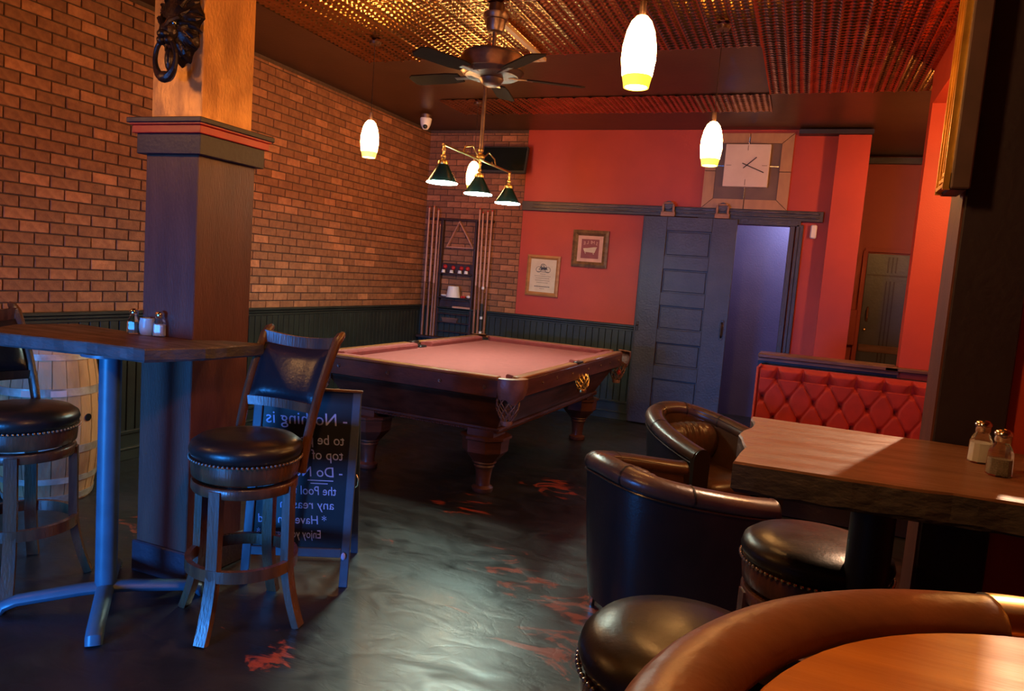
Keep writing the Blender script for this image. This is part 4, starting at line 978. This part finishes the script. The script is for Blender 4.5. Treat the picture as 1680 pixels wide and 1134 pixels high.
# cue rack
cr = thing('cue_rack', 'dark wall mounted cue rack with shelves in the brick corner', 'rack', (-3.90, YB - .012, 0))
def rb(name, c, d, m=M['darkwood']): 
    mb = MB(); mb.box(c, d, bev=.004); return mb.build(name, m, cr, False)
rb('top_rail', (0, -.025, 2.125), (.88, .05, .028)); rb('bottom_rail', (0, -.06, .685), (.92, .12, .03))
for x in (-.225, .225): rb('side_post', (x, -.03, 1.40), (.03, .05, 1.44))
rb('shelf', (0, -.04, 1.475), (.44, .08, .018)); rb('shelf_back', (0, -.012, 1.54), (.44, .012, .12))
rb('shelf', (0, -.04, 1.185), (.44, .08, .018))
for z in (1.055, .985, .88, .77): rb('slat', (0, -.035, z), (.44, .05, .014))
rb('slat_back', (0, -.010, .90), (.44, .010, .5))
cues = [(-.407, -.407, 2.266, 'leftmost cue in the wall rack', 0), (-.343, -.338, 2.275, 'second cue from the left in the wall rack', 0), (-.281, -.285, 2.241, 'third cue from the left in the wall rack', 0), (-.245, -.250, 2.06, 'short dark cue beside the left post of the wall rack', 2),
        (.270, .292, 2.269, 'fourth cue from the right in the wall rack, beside the right post', 0), (.312, .345, 2.228, 'third cue from the right in the wall rack', 0), (.372, .385, 2.245, 'second cue from the right in the wall rack, with black wrap', 1), (.430, .428, 2.254, 'rightmost cue in the wall rack', 0)]
for xt, xb, zt, lb, kind in cues:
    t = thing('pool_cue', lb, 'cue', (-3.90, YB - .082, 0), 0, 'cues in the wall rack')
    a = Vector((xb, 0, .702)); b = Vector((xt, 0, zt)); P3 = lambda q: a.lerp(b, q)
    mb = MB(); mb.cyl(P3(.42), P3(.99), .0135, .0095, 10); mb.build('shaft', M['cue'] if kind != 2 else M['cuebutt'], t)
    mb = MB(); mb.cyl(P3(0), P3(.42), .017, .0135, 10); mb.build('butt', M['cuebutt'], t)
    mb = MB(); mb.cyl(P3(.99), P3(1), .0095, .009, 8); mb.build('tip', M['chalkred'], t)
    if kind == 1:
        for q0, q1, m_ in ((.08, .17, 'cuewrap'), (.19, .29, 'cuewrap'), (.05, .075, 'white'), (.17, .19, 'white'), (.40, .42, 'white')):
            mb = MB(); mb.cyl(P3(q0), P3(q1), .0185 - .004 * q0, n=10); mb.build('wrap' if m_ == 'cuewrap' else 'collar', M[m_], t)
tg = MB(); c3 = [(-3.899, 2.10), (-4.050, 1.795), (-3.700, 1.795)]
tg.sweep([(x, YB - .045, z) for x, z in (c3[0], c3[1], c3[2])], (.011, .02), 4, ref=(0, 1, 0), closed=True, square=True); o = tg.build('ball_triangle', M['cue'], None, False); tag(o, 'wooden ball triangle hanging in the cue rack', 'triangle')
pos = ('leftmost', 'second', 'third', 'rightmost')
for k, x in enumerate((-.165, -.055, .055, .14)):
    mb = MB(); mb.sphere((0, 0, 0), .027, 8); o = mb.build('pool_ball', M['chalkred'], None, True, (-3.90 + x, YB - .035, 1.547 + (.0 if k else .008))); tag(o, pos[k] + ' of the four red balls on the upper shelf of the cue rack' if k in (0, 3) else pos[k] + ' from the left of the four red balls on the cue rack shelf', 'ball')
    mb = MB(); mb.lathe([(.026, 0), (.020, .035), (.016, .036)], 12); o = mb.build('chalk_holder', M['white'], None, True, (-3.90 + x, YB - .075, 1.484)); tag(o, 'white chalk holder under the %s red ball of the cue rack' % pos[k], 'chalk')
mb = MB(); mb.lathe([(.088, 0), (.083, .012), (.066, .13), (.060, .135)], 24); o = mb.build('foam_cup', M['white'], None, True, (-3.90 + -.0, YB - .10, 1.194)); tag(o, 'upturned white foam cup on the lower shelf of the cue rack', 'cup')
mb = MB(); mb.sphere((0, 0, .014), .03, 6, (1.6, .8, .5)); o = mb.build('chalk_stub', M['white'], None, True, (-4.04, YB - .06, 1.195)); tag(o, 'white chalk lump left of the foam cup', 'chalk')
mb = MB(); mb.sphere((0, 0, .018), .026, 6, (1, .8, .7)); o = mb.build('chalk_stub', M['white'], None, True, (-3.715, YB - .06, 1.195)); tag(o, 'white chalk lump at the right end of the cue rack shelf', 'chalk')
for k, x in enumerate((-3.80, -3.77)):
    mb = MB(); mb.box((0, 0, .012), (.024, .024, .024), bev=.003); o = mb.build('chalk_cube', M['chalkred'], None, False, (x, YB - .06, 1.194)); tag(o, ('left' if k == 0 else 'right') + ' of two small red chalk cubes right of the foam cup', 'chalk')
mb = MB(); mb.box((0, 0, .012), (.24, .03, .022), bev=.004); o = mb.build('table_brush', M['cue'], None, False, (-3.80, YB - .06, 1.062)); tag(o, 'pale wooden table brush on the rack slat below the foam cup', 'brush')
mb = MB(); mb.prism([(-.10, 0), (.08, 0), (.10, .055), (-.12, .055)], -.02, .02); mb.v = [(x, z, y) for x, y, z in mb.v]; o = mb.build('wooden_tray', M['capwood'], None, False, (-3.93, YB - .06, .887)); tag(o, 'small brown tray on the lower slats of the cue rack', 'tray')

# ------------------------------------------------------------ barrel
br = thing('barrel', 'aged oak wine barrel behind the left bar stool', 'barrel', (-4.09, 2.95, 0))
BHt = .90; re, rm_ = .225, .272
rad = lambda z: rm_ - (rm_ - re) * ((z / BHt - .5) * 2) ** 2
NSv = 22
for k in range(NSv):
    a0 = 2 * PI * k / NSv + .006; a1 = 2 * PI * (k + 1) / NSv - .006; pr = random.uniform(-.0015, .0015)
    mb = MB()
    def fs_(u, v, r_=0):
        a = a0 + (a1 - a0) * u; z = BHt * v; r = rad(z) + pr - r_; return (r * math.cos(a), r * math.sin(a), z)
    mb.grid(lambda u, v: fs_(u, v), 3, 9); mb.grid(lambda u, v: fs_(u, 1 - v, .018), 3, 9)
    o = mb.build('stave', M['oak'], br)
for z in (.03, .86):
    mb = MB(); mb.lathe([(.001, z), (rad(z) - .012, z), (rad(z) - .012, z + .015), (.001, z + .015)], 32, caps=False); mb.build('barrel_head', M['oak'], br)
for z, h in ((.03, .04), (.14, .035), (.32, .045), (.66, .045), (.86, .035)):
    mb = MB(); mb.lathe([(rad(z - h / 2) + .001, z - h / 2), (rad(z - h / 2) + .006, z - h / 2), (rad(z + h / 2) + .006, z + h / 2), (rad(z + h / 2) + .001, z + h / 2)], 44, caps=False); mb.build('hoop', M['hoop'], br)
def on_barrel(ang, z, off): r = rad(z) + off; return Vector((r * math.cos(ang), r * math.sin(ang), z))
ab = math.radians(10)
mb = MB(); mb.sweep([on_barrel(ab, .50, -.01), on_barrel(ab, .50, .004)], .022, 14); mb.build('bung_hole', M['black'], br)
for an, z in ((math.radians(-26), .655), (math.radians(-57), .655)):
    mb = MB(); mb.grid(lambda u, v: on_barrel(an + (u - .5) * .30, z + (v - .5) * .035, .008), 6, 2); mb.build('paper_label', M['label'], br, False)

# ------------------------------------------------------------ chalkboard easel
DIRB = Vector((.442, .225, 0)).normalized(); angB = math.atan2(DIRB.y, DIRB.x)
ab_ = thing('chalkboard_sign', 'standing chalkboard with mirrored chalk writing behind the left bar stool', 'sign', (-2.066, 2.6975, 0), angB)
LEAN = .17
Rl = Matrix(((1, 0, 0), (0, 1, LEAN), (0, 0, 1)))        # the board leans back with height
def lean(mb): mb.v = [(x, y + LEAN * z, z) for x, y, z in mb.v]; return mb
BW, BHh = .248, .905
for s in (-1, 1):
    mb = MB(); mb.box((s * (BW - .02), 0, BHh / 2), (.04, .022, BHh), bev=.003); lean(mb).build('frame_post', M['boardframe'], ab_, False)
mb = MB(); mb.box((0, -.002, .155), (2 * BW - .08, .02, .04), bev=.003); lean(mb).build('frame_rail', M['boardframe'], ab_, False)
mb = MB(); mb.box((0, 0, BHh + .004), (2 * BW + .01, .03, .012), bev=.003); lean(mb).build('top_rail', M['capwood'], ab_, False)
mb = MB(); mb.box((0, .004, .54), (2 * BW - .078, .008, .73)); lean(mb).build('slate', M['black'], ab_, False)
for s in (-1, 1):
    mb = MB(); mb.sweep([(s * (BW - .02), .15, BHh - .01), (s * (BW - .02), .42, .0)], (.018, .010), 4, square=True); mb.build('rear_leg', M['boardframe'], ab_, False)
mb = MB(); mb.sweep([(-(BW - .02), .385, .12), ((BW - .02), .385, .12)], (.010, .018), 4, square=True); mb.build('rear_rail', M['boardframe'], ab_, False)
mb = MB(); mb.sphere((BW - .028, -.018, .145), .011, 6, (1, .6, 1.6)); lean(mb).build('chalk_blob', M['chalk'], ab_)
mb = MB(); mb.sweep([(BW + .002, 0, .52), (BW + .014, -.004, .50), (BW + .012, -.004, .47), (BW + .001, 0, .46)], .003, 6, ref=(0, 1, 0)); lean(mb).build('hook', M['brass'], ab_)
lines = [('- Nothing is', .195, .790, .082), ('to be placed on', .185, .700, .066), ('top of the table', .185, .630, .066), ('- Do Not use', .190, .550, .066), ('the Pool table for', .165, .465, .058), ('any reason', .160, .400, .058), ('* Have fun and', .130, .330, .056), ('Enjoy your game *', .110, .265, .054)]
for s, x, z, sz in lines:
    g2 = text_mb(s, sz, True, .12, .0006); mxw = max(-v[0] for v in g2.v); k = min(1, (x + .19) / mxw); g2.v = [(v[0] * k, v[1], v[2]) for v in g2.v]
    moved(g2, x, -.0012, z - .048); lean(g2).build('chalk_lettering', M['chalk'], ab_, False)
mb = MB(); mb.box((.085, -.001, .484), (.12, .001, .004)); mb.box((.08, -.001, .470), (.08, .001, .004)); lean(mb).build('chalk_underline', M['chalk'], ab_, False)

# ------------------------------------------------------------ shakers and jar
def shaker(x, y, content, label, fill, s=1.0, rz=.4):
    t = thing('salt_shaker' if content == 'salt' else 'pepper_shaker', label, 'shaker', (x, y, TH), rz, 'glass salt and pepper shakers')
    def oct_(r, z): return [(math.cos(PI / 4 * k + PI / 8) * r, math.sin(PI / 4 * k + PI / 8) * r, z) for k in range(8)]
    def sq(rs, m, nm, inner=False):
        mb = MB(); vs = []
        for r, z in rs: vs += oct_sq(r, z)
        n = 8; fs = [tuple(range(n))[::-1], tuple(range((len(rs) - 1) * n, len(rs) * n))]
        for k in range(len(rs) - 1): fs += [(k * n + i, k * n + (i + 1) % n, (k + 1) * n + (i + 1) % n, (k + 1) * n + i) for i in range(n)]
        mb.add(vs, fs); return mb.build(nm, m, t, False)
    def oct_sq(r, z):
        c = r * .55; return [(r, -c, z), (r, c, z), (c, r, z), (-c, r, z), (-r, c, z), (-r, -c, z), (-c, -r, z), (c, -r, z)]
    sq([(.0235 * s, 0), (.025 * s, .004), (.0235 * s, .055 * s), (.020 * s, .066 * s), (.0145 * s, .078 * s), (.014 * s, .086 * s)], M['glass'], 'glass_body')
    sq([(.0215 * s, .004), (.0205 * s, .055 * s * fill)], M['salt'] if content == 'salt' else M['pepper'], content)
    mb = MB(); mb.lathe([(.0165 * s, .082 * s), (.018 * s, .084 * s), (.018 * s, .097 * s), (.0205 * s, .099 * s), (.020 * s, .104 * s), (.012 * s, .112 * s), (.001, .114 * s)], 20, caps=False); mb.build('metal_cap', M['chrome'], t)
shaker(-2.799, 2.415, 'pepper', 'glass pepper shaker, left one on the left high table', .85)
shaker(-2.655, 2.425, 'salt', 'glass salt shaker, right one on the left high table', .95)
shaker(.478, 2.21, 'salt', 'glass salt shaker behind the pepper on the right high table', .95, 1.0, .2)
shaker(.492, 2.07, 'pepper', 'glass pepper shaker nearest the viewer on the right high table', .75, 1.02, .1)
jr = thing('sugar_jar', 'small pale blue glazed jar between the two shakers, left high table', 'jar', (-2.728, 2.425, TH))
mb = MB(); mb.lathe([(.001, 0), (.026, 0), (.031, .008), (.035, .03), (.034, .055), (.030, .072), (.031, .076), (.028, .077), (.027, .060), (.001, .058)], 26, caps=False); mb.build('jar_body', M['cup'], jr)
mb = MB(); mb.box((0, 0, .055), (.04, .02, .03), .4, bev=.004); mb.box((.005, .012, .056), (.038, .016, .030), .2, bev=.004); mb.build('sugar_packets', M['label'], jr, False)
